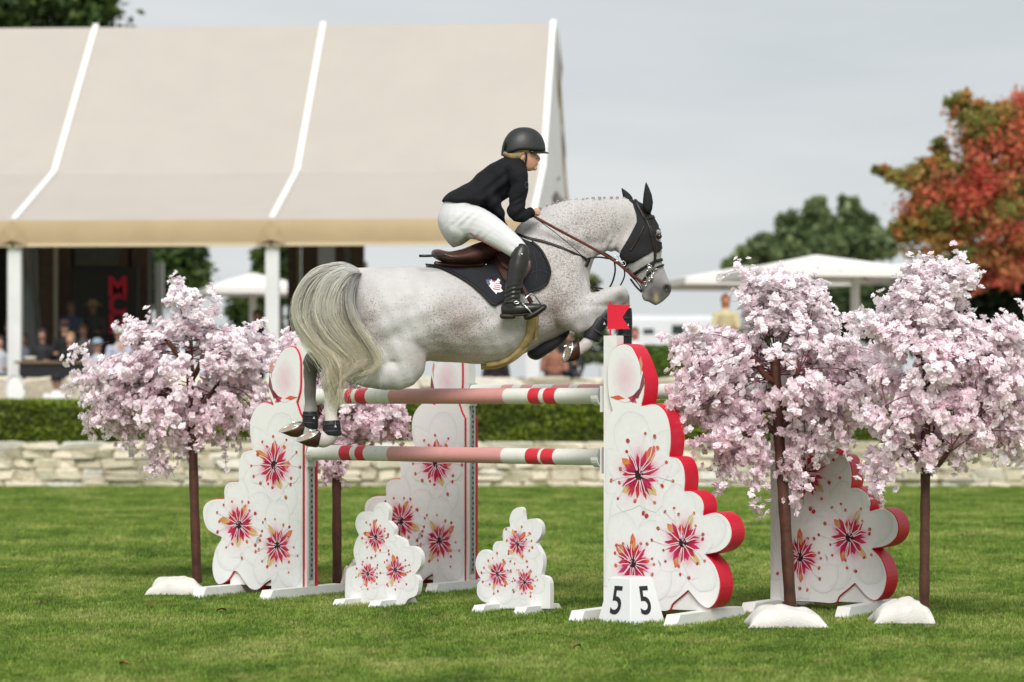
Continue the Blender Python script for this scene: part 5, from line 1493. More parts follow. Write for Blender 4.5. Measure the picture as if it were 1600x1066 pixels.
def coat_mat():
    m = bpy.data.materials.new('flea_bitten_grey_coat'); m.use_nodes = True
    N, L = m.node_tree.nodes, m.node_tree.links; b_ = N['Principled BSDF']
    tc = N.new('ShaderNodeTexCoord'); at = N.new('ShaderNodeAttribute'); at.attribute_name = 'Col'; s_ = N.new('ShaderNodeAttribute'); s_.attribute_name = 'speck'
    n1 = N.new('ShaderNodeTexNoise'); n1.inputs['Scale'].default_value = 100; n1.inputs['Detail'].default_value = 3; n1.inputs['Roughness'].default_value = .7
    n2 = N.new('ShaderNodeTexNoise'); n2.inputs['Scale'].default_value = 7; n2.inputs['Detail'].default_value = 5
    n3 = N.new('ShaderNodeTexNoise'); n3.inputs['Scale'].default_value = 260; n3.inputs['Detail'].default_value = 2
    for n in (n1, n2, n3): L.new(tc.outputs['Object'], n.inputs['Vector'])
    # threshold falls where the specks are dense
    th = N.new('ShaderNodeMath'); th.operation = 'MULTIPLY_ADD'; th.inputs[1].default_value = -.22; th.inputs[2].default_value = .625
    L.new(s_.outputs['Fac'], th.inputs[0])
    th2 = N.new('ShaderNodeMath'); th2.operation = 'MULTIPLY_ADD'; th2.inputs[1].default_value = -.14; L.new(n2.outputs['Fac'], th2.inputs[0])
    ad = N.new('ShaderNodeMath'); ad.operation = 'ADD'; ad.inputs[1].default_value = .07; L.new(th.outputs[0], ad.inputs[0]); L.new(ad.outputs[0], th2.inputs[2])
    df = N.new('ShaderNodeMath'); df.operation = 'SUBTRACT'; L.new(n1.outputs['Fac'], df.inputs[0]); L.new(th2.outputs[0], df.inputs[1])
    mr = N.new('ShaderNodeMapRange'); mr.inputs['From Min'].default_value = 0.0; mr.inputs['From Max'].default_value = .08; mr.inputs['To Max'].default_value = .66; L.new(df.outputs[0], mr.inputs['Value'])
    va = N.new('ShaderNodeMapRange'); va.inputs['From Min'].default_value = .3; va.inputs['From Max'].default_value = .7; va.inputs['To Min'].default_value = .93; va.inputs['To Max'].default_value = 1.06
    L.new(n2.outputs['Fac'], va.inputs['Value'])
    sc = N.new('ShaderNodeVectorMath'); sc.operation = 'SCALE'; L.new(at.outputs['Color'], sc.inputs[0]); L.new(va.outputs['Result'], sc.inputs['Scale'])
    mx = N.new('ShaderNodeMixRGB'); mx.inputs['Color2'].default_value = (.155, .105, .085, 1); L.new(mr.outputs['Result'], mx.inputs['Fac']); L.new(sc.outputs[0], mx.inputs['Color1'])
    L.new(mx.outputs['Color'], b_.inputs['Base Color']); b_.inputs['Roughness'].default_value = .52; b_.inputs['Specular IOR Level'].default_value = .3; b_.inputs['Sheen Weight'].default_value = .08
    bp = N.new('ShaderNodeBump'); bp.inputs['Strength'].default_value = .25; bp.inputs['Distance'].default_value = .004; L.new(n3.outputs['Fac'], bp.inputs['Height']); n4 = N.new('ShaderNodeTexNoise'); n4.inputs['Scale'].default_value = 16; n4.inputs['Detail'].default_value = 3; L.new(tc.outputs['Object'], n4.inputs['Vector'])
    bp2 = N.new('ShaderNodeBump'); bp2.inputs['Strength'].default_value = .5; bp2.inputs['Distance'].default_value = .012; L.new(n4.outputs['Fac'], bp2.inputs['Height']); L.new(bp.outputs['Normal'], bp2.inputs['Normal']); L.new(bp2.outputs['Normal'], b_.inputs['Normal'])
    return m
horse = thing('horse', 'flea-bitten grey horse jumping over the poles with folded legs', 'horse', H(720, 570, 0))
m_coat = coat_mat()
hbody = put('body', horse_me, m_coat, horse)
hco = coords(horse_me)
BV = BVHTree.FromPolygons([Vector(v) + WL[horse.name] for v in hco], [tuple(p.vertices) for p in horse_me.polygons])

# ears
m_earcap = M('black_ear_fabric', (.012, .012, .014), .8, .2, 40, bump=.3, bscale=200)
# eye, hooves
m_eye = M('horse_eye', (.015, .009, .006), .08, .1, spec=.6)
for s in (1, -1):
    c = H(1030.0, 369.5, .090 * s)
    mb = MB(); mb.ball(c, .020, n=14, m=10); mb.build('eye', m_eye, horse, True)
m_hoof = M('hoof_horn', (.018, .013, .010), .30, .6, 9, col2=(.085, .036, .016))
m_sole = M('hoof_sole', (.33, .27, .20), .8, .3, 40, bump=.6, bscale=60)
m_shoe = M('steel_shoe', (.55, .53, .50), .35, .1, metal=.7)
def hoof(cor, cor_h, cor_w, toe, heel, sol_w, tilt, wl):
    """cor: coronet centre (px) and half axis vector; toe/heel: ends of the sole; tilt: px shift of the near edge of the sole"""
    n = 20
    def ring(c, ax, bw, tl, sq=1.0):
        cc = H(c[0], c[1], wl); A = H(c[0] + ax[0], c[1] + ax[1], wl) - cc; Bv = HN * bw + (H(c[0] + tl[0], c[1] + tl[1], wl) - cc)
        return [cc + A * math.cos(2 * math.pi * k / n) + Bv * math.sin(2 * math.pi * k / n) for k in range(n)]
    sc = ((toe[0] + heel[0]) / 2, (toe[1] + heel[1]) / 2); sa = ((toe[0] - heel[0]) / 2, (toe[1] - heel[1]) / 2)
    r0 = ring(cor, cor_h, cor_w, (0, 0)); r1 = ring(sc, sa, sol_w, tilt)
    mb = MB(); mids = []
    for f_ in (0, .12, .5, .9, 1.0):
        bulge = {.12: 1.05, .5: 1.08}.get(f_, 1.0)
        rr = [a + (b_ - a) * f_ for a, b_ in zip(r0, r1)]; cc = sum(rr, Vector()) / n
        mids.append([cc + (p - cc) * bulge + Vector((.004, 0, -.011)) * (math.sin(math.pi * f_) if tilt[1] > 3 else 0) for p in rr])
    ring_loft(mb, mids); o = mb.build('hoof', m_hoof, horse, True)
    cc = sum(r1, Vector()) / n; nv = (cc - sum(r0, Vector()) / n).normalized()
    mb = MB(); mb.add([cc + (p - cc) * .80 + nv * .003 for p in r1], [tuple(range(n))]); mb.build('sole', m_sole, o)
    mb = MB(); V = []
    for k in range(n):
        p = r1[k] - cc; V += [cc + p * 1.0 + nv * .001, cc + p * 1.0 + nv * .010, cc + p * .76 + nv * .010, cc + p * .76 + nv * .001]
    F = []
    for k in range(n):
        if k in (9, 10): continue
        j = (k + 1) % n
        for q in range(4): F.append((k * 4 + q, j * 4 + q, j * 4 + (q + 1) % 4, k * 4 + (q + 1) % 4))
    mb.add(V, F); mb.build('shoe', m_shoe, o)
    mb = MB()
    for k in (7, 13):
        p = cc + (r1[k] - cc) * .9; mb.tube([p + nv * .008, p + nv * .026], [.008, .006], 6)
    mb.build('studs', m_shoe, o)
hoof((499.5, 686), (-3, 13), .046, (464, 690), (499, 672.5), .060, (1.8, 3.8), .19)
hoof((474.5, 671), (-3, 12.5), .045, (437.5, 675.5), (472, 659.5), .058, (1.8, 3.6), -.17)
hoof((904.5, 546), (1, 14.5), .045, (882, 567), (893.5, 533), .060, (3.5, 1.5), .215)
hoof((960, 562), (-6, 10), .045, (944, 582), (965, 574), .058, (1, 2), -.20)

# tail: strands following guide locks
def tail():
    g = np.random.default_rng(5)
    GD = [[(563, 426, 0), (530, 418.5, .03), (492, 428, .06), (466, 463, .08), (463, 500, .10), (484, 535, .14), (512, 563, .24), (528, 590, .27), (545, 628, .27)],
          [(562, 426, 0), (525, 419.5, .03), (480, 437, .05), (459, 474, .06), (466, 512, .08), (495, 552, .14), (513, 578, .24), (503, 600, .27), (510, 632, .26)],
          [(563, 427, .02), (535, 423, .06), (505, 440, .10), (489, 480, .12), (500, 518, .16), (528, 548, .22), (548, 568, .27), (530, 588, .28), (512, 615, .27)],
          [(563, 428, .03), (545, 429, .09), (525, 453, .14), (520, 490, .17), (540, 520, .22), (566, 545, .27), (577, 562, .29), (560, 576, .29), (536, 584, .28)],
          [(564, 429, .03), (553, 438, .10), (546, 468, .18), (557, 500, .25), (580, 530, .31), (593, 554, .32), (588, 569, .32), (566, 577, .30), (546, 577, .29)],
          [(563, 427, .0), (540, 421, .02), (512, 430, .0), (485, 460, .0), (482, 500, .02), (505, 535, .10), (530, 560, .22), (536, 585, .26), (528, 640, .26)]]
    GC = [spline3([H(*p) for p in gd], 5) for gd in GD]
    n = len(GC[0]); GA = np.array([[list(p) for p in c] for c in GC])
    order = [1, 0, 5, 2, 3, 4]
    mb_v, mb_f, mb_c = [], [], []
    # strands gather in locks that twist and narrow towards their ends
    LK = []
    for q in range(60):
        LK.append(dict(u=4.999 * (q + g.uniform(.1, .9)) / 60, off=g.normal() * .020 + .008, dx=g.normal() * .018, dz=g.normal() * .018, tw=g.uniform(-2.2, 2.2), ph=g.uniform(0, 6.28), wav=g.uniform(.006, .020), fr=g.uniform(5, 9), ln=g.uniform(.74, 1.0), tone=g.uniform(.86, 1.12), dark=g.uniform() < .09))
    base = 0
    for lk in LK:
        for s in range(38):
            u = min(4.998, max(0, lk['u'] + g.normal() * .17)); i = int(u); f_ = u - i
            c = GA[order[i]] * (1 - f_) + GA[order[i + 1]] * f_
            c = c[:max(8, int(n * min(1, lk['ln'] * g.uniform(.86, 1.06))))].copy()
            m_ = len(c); t = np.linspace(0, 1, m_)[:, None]
            d = np.gradient(c, axis=0); d /= np.linalg.norm(d, axis=1, keepdims=True)
            a = np.cross(d, np.array(HN)); a /= np.linalg.norm(a, axis=1, keepdims=True); b_ = np.cross(d, a)
            rad = abs(g.normal()) * .015 * (1.1 - .7 * t) * np.minimum(1, t * 5 + .35); th = g.uniform(0, 6.28) + lk['tw'] * t
            c += np.array(HN) * lk['off'] * np.minimum(1, t * 4 + .2) + (a * np.cos(th) + b_ * np.sin(th)) * rad
            c += a * lk['wav'] * np.sin(lk['fr'] * t + lk['ph']) * t + np.array([lk['dx'], 0, lk['dz']]) * t
            if g.uniform() < .14: c += g.normal(size=3) * np.array([.05, .03, .05]) * t ** 2 + np.array([0, 0, -.05]) * t ** 3
            rr = .0018 * g.uniform(.6, 1.25) * (1.05 - .7 * t)
            V = np.stack([c + a * rr, c - a * rr * .5 + b_ * rr * .87, c - a * rr * .5 - b_ * rr * .87], 1).reshape(-1, 3)
            F = [[base + q * 3 + k, base + q * 3 + (k + 1) % 3, base + q * 3 + 3 + (k + 1) % 3, base + q * 3 + 3 + k] for q in range(m_ - 1) for k in range(3)]
            tt = np.repeat(np.linspace(0, 1, m_), 3)[:, None]
            c0 = np.array([.95, .94, .925]); c1 = np.array([.96, .90, .74])
            if lk['dark']: c0 = np.array([.42, .40, .375]); c1 = np.array([.70, .62, .44])
            cc = np.minimum(.96, (c0 * (1 - tt) + c1 * tt) * g.uniform(.85, 1.08) * lk['tone'])
            if u > 4.6: cc = cc * (.45 + .55 * np.minimum(1, tt * 2))
            mb_v.append(V); mb_f += F; mb_c.append(cc); base += len(V)
    me = mesh_np('tail', np.concatenate(mb_v), np.array(mb_f), True, np.concatenate(mb_c))
    put('tail', me, M('tail_hair', attr=True, rough=.5, var=.08, scale=40, spec=.3, trans=.5), horse)
    # added dark strip, paints the shade in the slit between tail and buttock
    mb = MB(); mb.tube([H(558, 436, .05), H(549, 455, .10), H(544, 474, .14)], [.012, .022, .006], 8, flat=.5); mb.build('tail_slit_shade', M('slit_shade', (.03, .027, .027), .7), horse, True)
tail()

# plaited mane: a row of small rolled plaits on the crest
m_mane = M('mane_hair', (.55, .53, .51), .6, .3, 60, col2=(.24, .22, .21))
for i in range(15):
    f_ = i / 14; x = 846 + f_ * 128
    y = np.interp(x, [842, 872, 908, 940, 967, 988], [327, 315, 311.5, 309, 309, 313])
    c = H(x, y - 1.0, .005)
    mb = MB(); rr_ = rnd.uniform(.008, .013); c = c + Vector((rnd.uniform(-.01, .01), 0, -.003)); mb.ball(c, rr_, n=9, m=6, sq=(1.2, .9, .8)); mb.ball(c + Vector((rnd.uniform(-.012, .012), -.012, -.012)), rr_ * .8, n=7, m=5); mb.build('plait', m_mane, horse, True)

# ------------------------------------------------------------------ draping tack over the skin of the horse
def skin(px_, py_, off=.006, side=1, w_start=.8):
    """point of the horse's surface seen at a picture point from one side, lifted by off; and its normal"""
    wv = .2 * side
    for it in range(3):
        o = H(px_, py_, wv) + HN * side * w_start
        hit, nr, idx, dist = BV.ray_cast(o, -HN * side)
        if hit is None:
            hit, nr, idx, dist = BV.find_nearest(H(px_, py_, wv if it else .06 * side))
        _, _, ww = unH(np.array([list(hit)])); wv = float(ww[0])
    return hit + nr * off, nr

def drape(name, outline, off, m, parent, side=1, step=3.0, thick=.006, relax=2):
    ol = [Vector(p) for p in outline]; n = len(ol)
    xs = [p.x for p in ol]; ys = [p.y for p in ol]; pts = list(ol)
    poly = [(p.x, p.y) for p in ol]
    y = min(ys) + step / 2; k = 0
    while y < max(ys):
        x = min(xs) + step * (.5 if k % 2 else 1)
        while x < max(xs):
            if inside_poly(poly, x, y) and min((Vector((x, y)) - p).length for p in ol) > step * .55: pts.append(Vector((x, y)))
            x += step
        y += step * .87; k += 1
    vv, ee, ff, *_ = delaunay_2d_cdt(pts, [(i, (i + 1) % n) for i in range(n)], [], 1, 1e-4)
    res = [skin(v.x, v.y, off, side) for v in vv]
    V = [list(r_[0]) for r_ in res]
    V = np.array(V)
    nb_ = [set() for _ in V]
    for f_ in ff:
        for a in range(len(f_)): nb_[f_[a]].add(f_[(a + 1) % len(f_)]); nb_[f_[(a + 1) % len(f_)]].add(f_[a])
    bset = set()
    from collections import Counter
    ec = Counter(tuple(sorted((f_[a], f_[(a + 1) % len(f_)]))) for f_ in ff for a in range(len(f_)))
    for e_, c_ in ec.items():
        if c_ == 1: bset.update(e_)
    for _ in range(relax):
        V2 = V.copy()
        for i in range(len(V)):
            if i in bset or not nb_[i]: continue
            V2[i] = .5 * V[i] + .5 * V[list(nb_[i])].mean(0)
        V = V2
    me = mesh_from(name, V, [tuple(f_) if side > 0 else tuple(reversed(f_)) for f_ in ff], True)
    o = put(name, me, m, parent)
    if thick:
        md = o.modifiers.new('thick', 'SOLIDIFY'); md.thickness = thick; md.offset = 0
    return o

def strap(name, path, width, m, parent, off=.006, thick=.004, side=1, free=False, n=5, round_=False):
    """leather strap laid on the skin along picture points (or free in the air when the points carry a lateral offset)"""
    if free:
        pts = spline3([H(*p) for p in path], n); nrs = [HN.copy() for _ in pts]
    else:
        cr = catmull([tuple(p) for p in path], n, False); S_ = [skin(x, y, off, side) for x, y in cr]; pts = [s_[0] for s_ in S_]; nrs = [s_[1] for s_ in S_]
        for _ in range(2): pts = [pts[0]] + [(pts[i - 1] + pts[i] * 2 + pts[i + 1]) / 4 for i in range(1, len(pts) - 1)] + [pts[-1]]
    mb = MB()
    if round_:
        mb.tube(pts, width / 2, 8)
    else:
        V, F = [], []; N_ = len(pts)
        for i in range(N_):
            t = (pts[min(i + 1, N_ - 1)] - pts[max(i - 1, 0)]).normalized(); nr = nrs[i] - t * nrs[i].dot(t); nr.normalize(); b_ = t.cross(nr) * width / 2; c = nr * thick / 2
            V += [pts[i] - b_ - c, pts[i] + b_ - c, pts[i] + b_ + c, pts[i] - b_ + c]
        for i in range(N_ - 1):
            for k in range(4): F.append((i * 4 + k, i * 4 + (k + 1) % 4, i * 4 + 4 + (k + 1) % 4, i * 4 + 4 + k))
        F += [(0, 1, 2, 3), (N_ * 4 - 1, N_ * 4 - 2, N_ * 4 - 3, N_ * 4 - 4)]
        mb.add(V, F)
    return mb.build(name, m, parent, True)

def ringm(name, c, r_, tr, m, parent, ax=None, n=16, sx=1.0, sz=1.0):
    a, b_ = HT, TZ
    mb = MB(); pts = [c + a * r_ * sx * math.cos(2 * math.pi * k / n) + b_ * r_ * sz * math.sin(2 * math.pi * k / n) for k in range(n + 1)]
    mb.tube(pts, tr, 6, side=HN); return mb.build(name, m, parent, True)

m_brown = M('brown_leather', (.060, .022, .018), .38, .3, 12, bump=.15, bscale=60, coat=.1)
m_darkl = M('dark_leather', (.018, .014, .013), .4, .25, 14, bump=.15, bscale=60)
m_rein = M('rein_leather', (.105, .028, .018), .45, .25, 20)
m_pad = M('black_quilted_pad', (.011, .012, .016), .85, .2, 12, bump=.4, bscale=90, sheen=.1)
m_steel = M('polished_steel', (.70, .69, .67), .2, .05, metal=1.0)
m_fleece = M('tan_fleece', (.50, .37, .17), .9, .2, 30, bump=.8, bscale=120)

# fly mask with ears
mask = thing('fly_mask', 'black mesh fly mask with ears on the head of the horse', 'fly mask', H(1000, 420, 0))
OM = [(986, 312.5), (994, 313.5), (1003, 319), (1014, 332), (1023, 343), (1029, 352), (1032.5, 360), (1025, 364), (1022.5, 371), (1026, 377), (1033, 379), (1033, 388), (1029, 394), (1021, 391), (1013, 397), (1002, 403), (990, 409.5), (979, 416), (973, 409), (966, 401), (971, 391), (980, 376), (989, 360), (995, 347), (994, 336), (990, 324)]
for s in (1, -1): drape('mask_panel', OM, .006, m_earcap, mask, s, 3.0, .004)
drape('crown_cover', [(982, 313), (988, 311), (1000, 316), (1010, 326), (1016, 334), (1012, 340), (1003, 334), (995, 326)], .008, m_earcap, mask, 1, 3, .005)
def ear(tip, b0, b1, wl, wt):
    n = 10; rings = []
    T_ = H(*tip, wt); L0, L1 = H(*b0, wl), H(*b1, wl)
    for f_, wd in ((0, .80), (.18, 1.0), (.4, 1.05), (.62, .85), (.82, .5), (.95, .20), (1.0, .05)):
        c = (L0 + L1) / 2 * (1 - f_) + T_ * f_; a = (L1 - L0) / 2 * wd; b_ = HN * .030 * wd
        c = c + HT * .012 * math.sin(math.pi * f_)
        rings.append([c + a * math.cos(2 * math.pi * k / n) + b_ * math.sin(2 * math.pi * k / n) * (1 if math.sin(2 * math.pi * k / n) > 0 else .35) for k in range(n)])
    mb = MB(); ring_loft(mb, rings); return mb.build('ear', m_earcap, mask, True)
ear((1009.5, 285), (1003, 330), (1018, 335), .055, .075)
ear((971.5, 294), (976, 318), (990, 318), -.055, -.085)

# bridle, reins and martingale
bridle = thing('bridle', 'dark leather bridle with reins and silver bit on the horse', 'bridle', H(1000, 440, 0))
for s in (1, -1):
    strap('cheek_strap', [(1005, 338), (1013, 352), (1018, 372), (1022, 392), (1021.5, 408), (1018, 416)], .020, m_darkl, bridle, .013, side=s)
    strap('cheek_strap', [(1015, 352), (1020, 366), (1023.5, 384), (1024, 396)], .018, m_darkl, bridle, .013, side=s)
    strap('headpiece', [(992, 313), (996, 321), (1001, 331), (1006, 340), (1010, 347)], .030, m_darkl, bridle, .013, side=s)
    strap('browband', [(1006, 344), (1013, 341), (1021, 339.5)], .024, m_darkl, bridle, .014, side=s)
    strap('throat_lash', [(1007, 352), (1001, 365), (993, 379), (985, 391)], .012, m_darkl, bridle, .012, side=s)
    strap('noseband', [(1036, 405.5), (1027, 407), (1017, 411), (1005, 418), (992, 427), (986, 431)], .022, m_darkl, bridle, .010, side=s)
    strap('flash_strap', [(1038.5, 414), (1031, 416), (1022, 420), (1013, 428), (1003, 441)], .016, m_darkl, bridle, .010, side=s)
    strap('curb_strap', [(980, 420), (988, 434), (997, 447), (1003, 456)], .014, m_darkl, bridle, .010, side=s)
bp, _ = skin(1013, 428, .02)
ringm('bit_ring', skin(1013, 428, .018)[0], .030, .0035, m_steel, bridle, sx=.8, sz=1.0)
ringm('bit_ring', skin(1013.5, 415, .018)[0], .013, .003, m_steel, bridle)
ringm('bit_ring', skin(1008, 443, .018)[0], .016, .003, m_steel, bridle)
for a_, b__ in (((1013, 415), (1021, 424)), ((1021, 424), (1017, 436)), ((1017, 436), (1008, 443)), ((1013, 415), (1010, 428)), ((1021, 421), (1028, 420))):
    mb = MB(); mb.tube([skin(*a_, .02)[0], skin(*b__, .02)[0]], .0035, 6); mb.build('bit_arm', m_steel, bridle, True)
mb = MB(); q, _ = skin(1018, 434, .022); mb.ball(q, .013, n=8); mb.build('bit_roller', m_steel, bridle, True)
ringm('martingale_ring', H(962, 404, .13), .020, .003, m_steel, bridle); ringm('martingale_ring', H(974, 412, .12), .017, .003, m_steel, bridle)
strap('rein', [(834, 338, .20), (870, 358, .19), (915, 382, .16), (960, 408, .13), (985, 428, .10), (1007, 443, .075)], .019, m_rein, bridle, free=True, thick=.005)
strap('rein', [(834, 338, -.06), (870, 356, -.14), (915, 380, -.15), (960, 406, -.12), (1007, 443, -.075)], .019, m_rein, bridle, free=True, thick=.005)
strap('draw_cord', [(834, 339, .19), (860, 358, .18), (890, 382, .17), (912, 402, .14)], .006, m_darkl, bridle, free=True, round_=True)
strap('rein_end', [(960, 408, .12), (961, 425, .10), (955, 445, .06), (946, 452, .02), (925, 447, .0)], .012, m_darkl, bridle, free=True)
strap('rein_end', [(974, 415, .11), (976, 430, .10), (970, 445, .06), (966, 449, .03)], .010, m_darkl, bridle, free=True)
strap('curb_rein', [(985, 436, .08), (994, 448, .07), (1003, 457, .055)], .014, m_darkl, bridle, free=True)

bplate = thing('breastplate', 'dark leather breastplate across the neck of the horse', 'breastplate', H(900, 420, 0))
for s in (1, -1):
    strap('neck_strap', [(808, 366), (822, 372), (845, 377), (872, 386), (895, 396), (912, 403), (919, 408)], .018, m_darkl, bplate, .008, side=s)
    strap('chest_strap', [(919, 404), (917, 410), (914, 416)], .030, m_darkl, bplate, .010, side=s)
strap('martingale_strap', [(919, 404, .10), (935, 402, .11), (950, 404, .12), (961, 405, .13)], .012, m_darkl, bplate, free=True)
strap('chest_strap', [(922, 448, .02), (928, 452, .06), (938, 456, .05)], .014, m_darkl, bplate, free=True)

# saddle pad with quilting and emblem
pad = thing('saddle_pad', 'black quilted saddle pad with a small flag emblem', 'saddle pad', H(760, 480, 0))
PADO = [(666, 413), (680, 406), (700, 402), (725, 400), (750, 396), (775, 385), (795, 375), (815, 374), (830, 380), (842, 390), (852, 404), (859, 419), (860.5, 432), (855, 443), (846, 450), (836, 454.5), (824, 456), (810, 459), (795, 466), (783, 474), (775, 477.5), (768, 475), (758, 464), (745, 453), (728, 441), (708, 430), (688, 421), (668, 416)]
for s in (1, -1):
    pn = drape('quilted_panel', PADO, .010, m_pad, pad, s, 4.0, .014)
    pn2 = strap('binding', [(666, 415), (688, 421), (708, 430), (728, 441), (745, 453), (758, 464), (768, 475), (775, 477.5)], .020, M('pad_binding', (.008, .008, .010), .6), pad, .020, .010, side=s)
    strap('binding', [(815, 458), (836, 454.5), (846, 450), (855, 443), (860, 432), (859, 419), (852, 404), (842, 390), (830, 380)], .016, MATS['pad_binding'], pad, .020, .010, side=s)
    for ln in ([(700, 424), (720, 421), (745, 424), (770, 436)], [(722, 432), (745, 437), (765, 452)], [(838, 400), (848, 408), (858, 412)], [(825, 430), (842, 424), (858, 428)], [(832, 392), (838, 415), (836, 440)], [(690, 412), (715, 415), (745, 412)]):
        strap('quilt_seam', ln, .004, M('pad_thread', (.03, .03, .035), .6), pad, .0185, .002, side=s)
# emblem: a little map shape with starred blue field and red and white stripes
def emb(pts, c, off):
    cc = [skin(x, y, off)[0] for x, y in pts]
    mb = MB(); mb.add(cc, [tuple(range(len(cc)))], c); return mb
em = MB()
def add_poly(pts, c, off): q = emb(pts, c, off); em.add(q.V, q.F, c)
add_poly([(758.5, 441), (763, 439), (769, 440), (774, 444), (777, 441), (779, 438), (782, 441), (781, 446), (784, 449), (783, 453), (786, 457), (782, 459), (778, 458.5), (776, 462), (773, 459), (769, 456), (764, 450)], (.72, .70, .72), .022)
add_poly([(758.5, 441), (763, 439), (768.5, 440), (768, 446), (766.5, 452), (763, 448)], (.05, .06, .20), .0225)
for y0 in (441.5, 444.5, 447.5, 450.5, 453.5): add_poly([(770, y0), (781.5, y0 + 1.2), (782.5, y0 + 2.6), (770, y0 + 1.4)], (.55, .05, .14), .0228)
for k in range(6): add_poly([(760.5 + (k % 3) * 2.4, 442 + (k // 3) * 3), (761.6 + (k % 3) * 2.4, 442.3 + (k // 3) * 3), (761.2 + (k % 3) * 2.4, 443.3 + (k // 3) * 3)], (.75, .75, .78), .0232)
for y0 in (449, 452): add_poly([(769, y0), (781, y0 + .8), (781, y0 + 2.2), (769, y0 + 1.4)], (.74, .72, .74), .0234)
em.build('emblem', m_print, pad)

# saddle
sad = thing('saddle', 'brown leather jumping saddle under the rider', 'saddle', H(740, 430, 0))
sb = MB()
sections(sb, [(675, 391, 677, 402, .09), (684, 389.5, 688, 408, .16), (700, 393, 705, 414, .185), (722, 389, 726, 416, .17), (742, 381, 750, 414, .145), (768, 373, 778, 402, .125), (788, 368, 796, 393, .115), (798, 366, 806, 388, .08), (803, 370, 808, 382, .04)], 24)
sm = remeshed('seat', sb, .008, 4); put('seat', sm, m_brown, sad)
for s in (1, -1):
    drape('flap', [(742, 404), (752, 396), (768, 391), (784, 388), (800, 386), (812, 390), (823, 398), (830, 410), (828, 424), (820, 437), (808, 446), (796, 448), (788, 440), (782, 428), (774, 414), (760, 408)], .028, m_brown, sad, s, 4, .010)
    drape('knee_roll', [(776, 392), (790, 389), (800, 394), (806, 406), (804, 420), (797, 430), (789, 422), (783, 408)], .048, m_brown, sad, s, 4, .016)
    strap('panel_roll', [(680, 404), (696, 411), (715, 413), (735, 408), (752, 401)], .05, m_brown, sad, .030, .03, side=s)
    strap('panel_edge', [(700, 412), (730, 416), (752, 407), (764, 399), (774, 397)], .010, m_brown, sad, .04, .008, side=s)
    strap('stirrup_leather', [(803, 425, .38 * s), (815, 446, .39 * s), (824, 462, .40 * s), (831, 474, .40 * s)], .030, m_brown, sad, free=True, thick=.006)
mb = MB(); mb.tube([H(655, 400, .20), H(668, 400, .19), H(690, 399, .17), (H(720, 398, .15))], [.010, .010, .009, .008], 8, flat=.7)
tag(mb.build('riding_crop', m_darkl, None, True), 'end of a black riding crop sticking out behind the saddle', 'riding crop')

# girth with fleece and stud guard
gir = thing('girth', 'tan fleece lined girth with a black belly guard', 'girth', H(800, 575, 0))
for s in (1, -1):
    strap('fleece_edge', [(829, 496), (827, 515), (822, 530), (812, 545), (797, 557), (780, 564.5), (763, 567)], .052, m_fleece, gir, .016, .030, side=s)
    strap('girth_strap', [(836, 492), (836, 510), (834, 528)], .026, m_fleece, gir, .020, .016, side=s)
strap('fleece_edge', [(824, 530, .18), (812, 549, .16), (795, 562, .10), (776, 570, .02), (757, 572, -.04)], .050, m_fleece, gir, free=True, thick=.11)
gb = MB(); sections(gb, [(890, 514, 889, 521, .03), (880, 519, 883, 531, .09), (864, 527, 869, 544, .12), (846, 535, 853, 555, .13), (832, 543, 839, 563, .12), (824, 551, 829, 560, .08)], 20)
put('belly_guard', remeshed('belly_guard', gb, .009, 3), m_pad, gir)

# leg boots
def leg_boot(label, L, strap_y=None):
    t = thing('horse_boot', label, 'horse boot', H(L[-1][0], L[-1][1], L[-1][2]), 'protective boots on the legs of the horse')
    mb = MB(); limb(mb, L, 18, 4, False); put('shell', remeshed('shell', mb, .006, 2), M('black_boot_shell', (.013, .014, .017), .42, .2, 20), t)
    a, b_ = L[0], L[-1]
    for f_ in (.25, .7):
        x, y = a[0] + (b_[0] - a[0]) * f_, a[1] + (b_[1] - a[1]) * f_; ra = a[3] + (b_[3] - a[3]) * f_; rb = a[4] + (b_[4] - a[4]) * f_
        dx, dy = b_[0] - a[0], b_[1] - a[1]; l = math.hypot(dx, dy); dx, dy = dx / l * 1.6, dy / l * 1.6
        mb = MB(); limb(mb, [(x - dx, y - dy, a[2], ra + .7, rb + .004), (x + dx, y + dy, a[2], ra + .7, rb + .004)], 18, 2, False); mb.build('strap', M('boot_strap', (.03, .03, .033), .6), t, True)
    x, y = a[0] + (b_[0] - a[0]) * .45 + 4, a[1] + (b_[1] - a[1]) * .45
    mb = MB(); q = H(x, y, a[2] + max(a[4], b_[4]) + .006); mb.add([q, q + HT * .018, q + HT * .009 + TZ * .02], [(0, 1, 2)]); mb.build('badge', M('boot_badge', (.55, .55, .55), .5), t)
leg_boot('black boot on the near hind fetlock', [(517.5, 657, .19, 13.2, .047), (518, 666, .19, 14.5, .051), (519, 676, .19, 14.5, .051), (519, 681, .19, 13.5, .049)])
leg_boot('black boot on the far hind fetlock beside the left wing', [(485, 643, -.17, 12, .046), (485, 652, -.17, 12.6, .048), (485, 663, -.17, 12.8, .049), (484, 669, -.17, 12.2, .048)])
leg_boot('black boot on the near fore leg above the upturned hoof', [(951, 488, .215, 12, .046), (938, 502, .215, 13, .048), (929, 516, .215, 13.5, .05), (923, 531, .215, 14, .052)])
leg_boot('black boot on the far fore leg right behind the red flag', [(976, 482, -.20, 11.5, .046), (977, 500, -.20, 11.5, .046), (976, 525, -.20, 12, .048), (975, 543, -.20, 12.5, .05)])

# ------------------------------------------------------------------ the rider
rider = thing('person', 'rider in black jacket, white breeches and black helmet leaning over the horse', 'person', H(750, 400, 0))
m_skin = M('skin', attr=True, rough=.5, var=.06, scale=30, spec=.35)
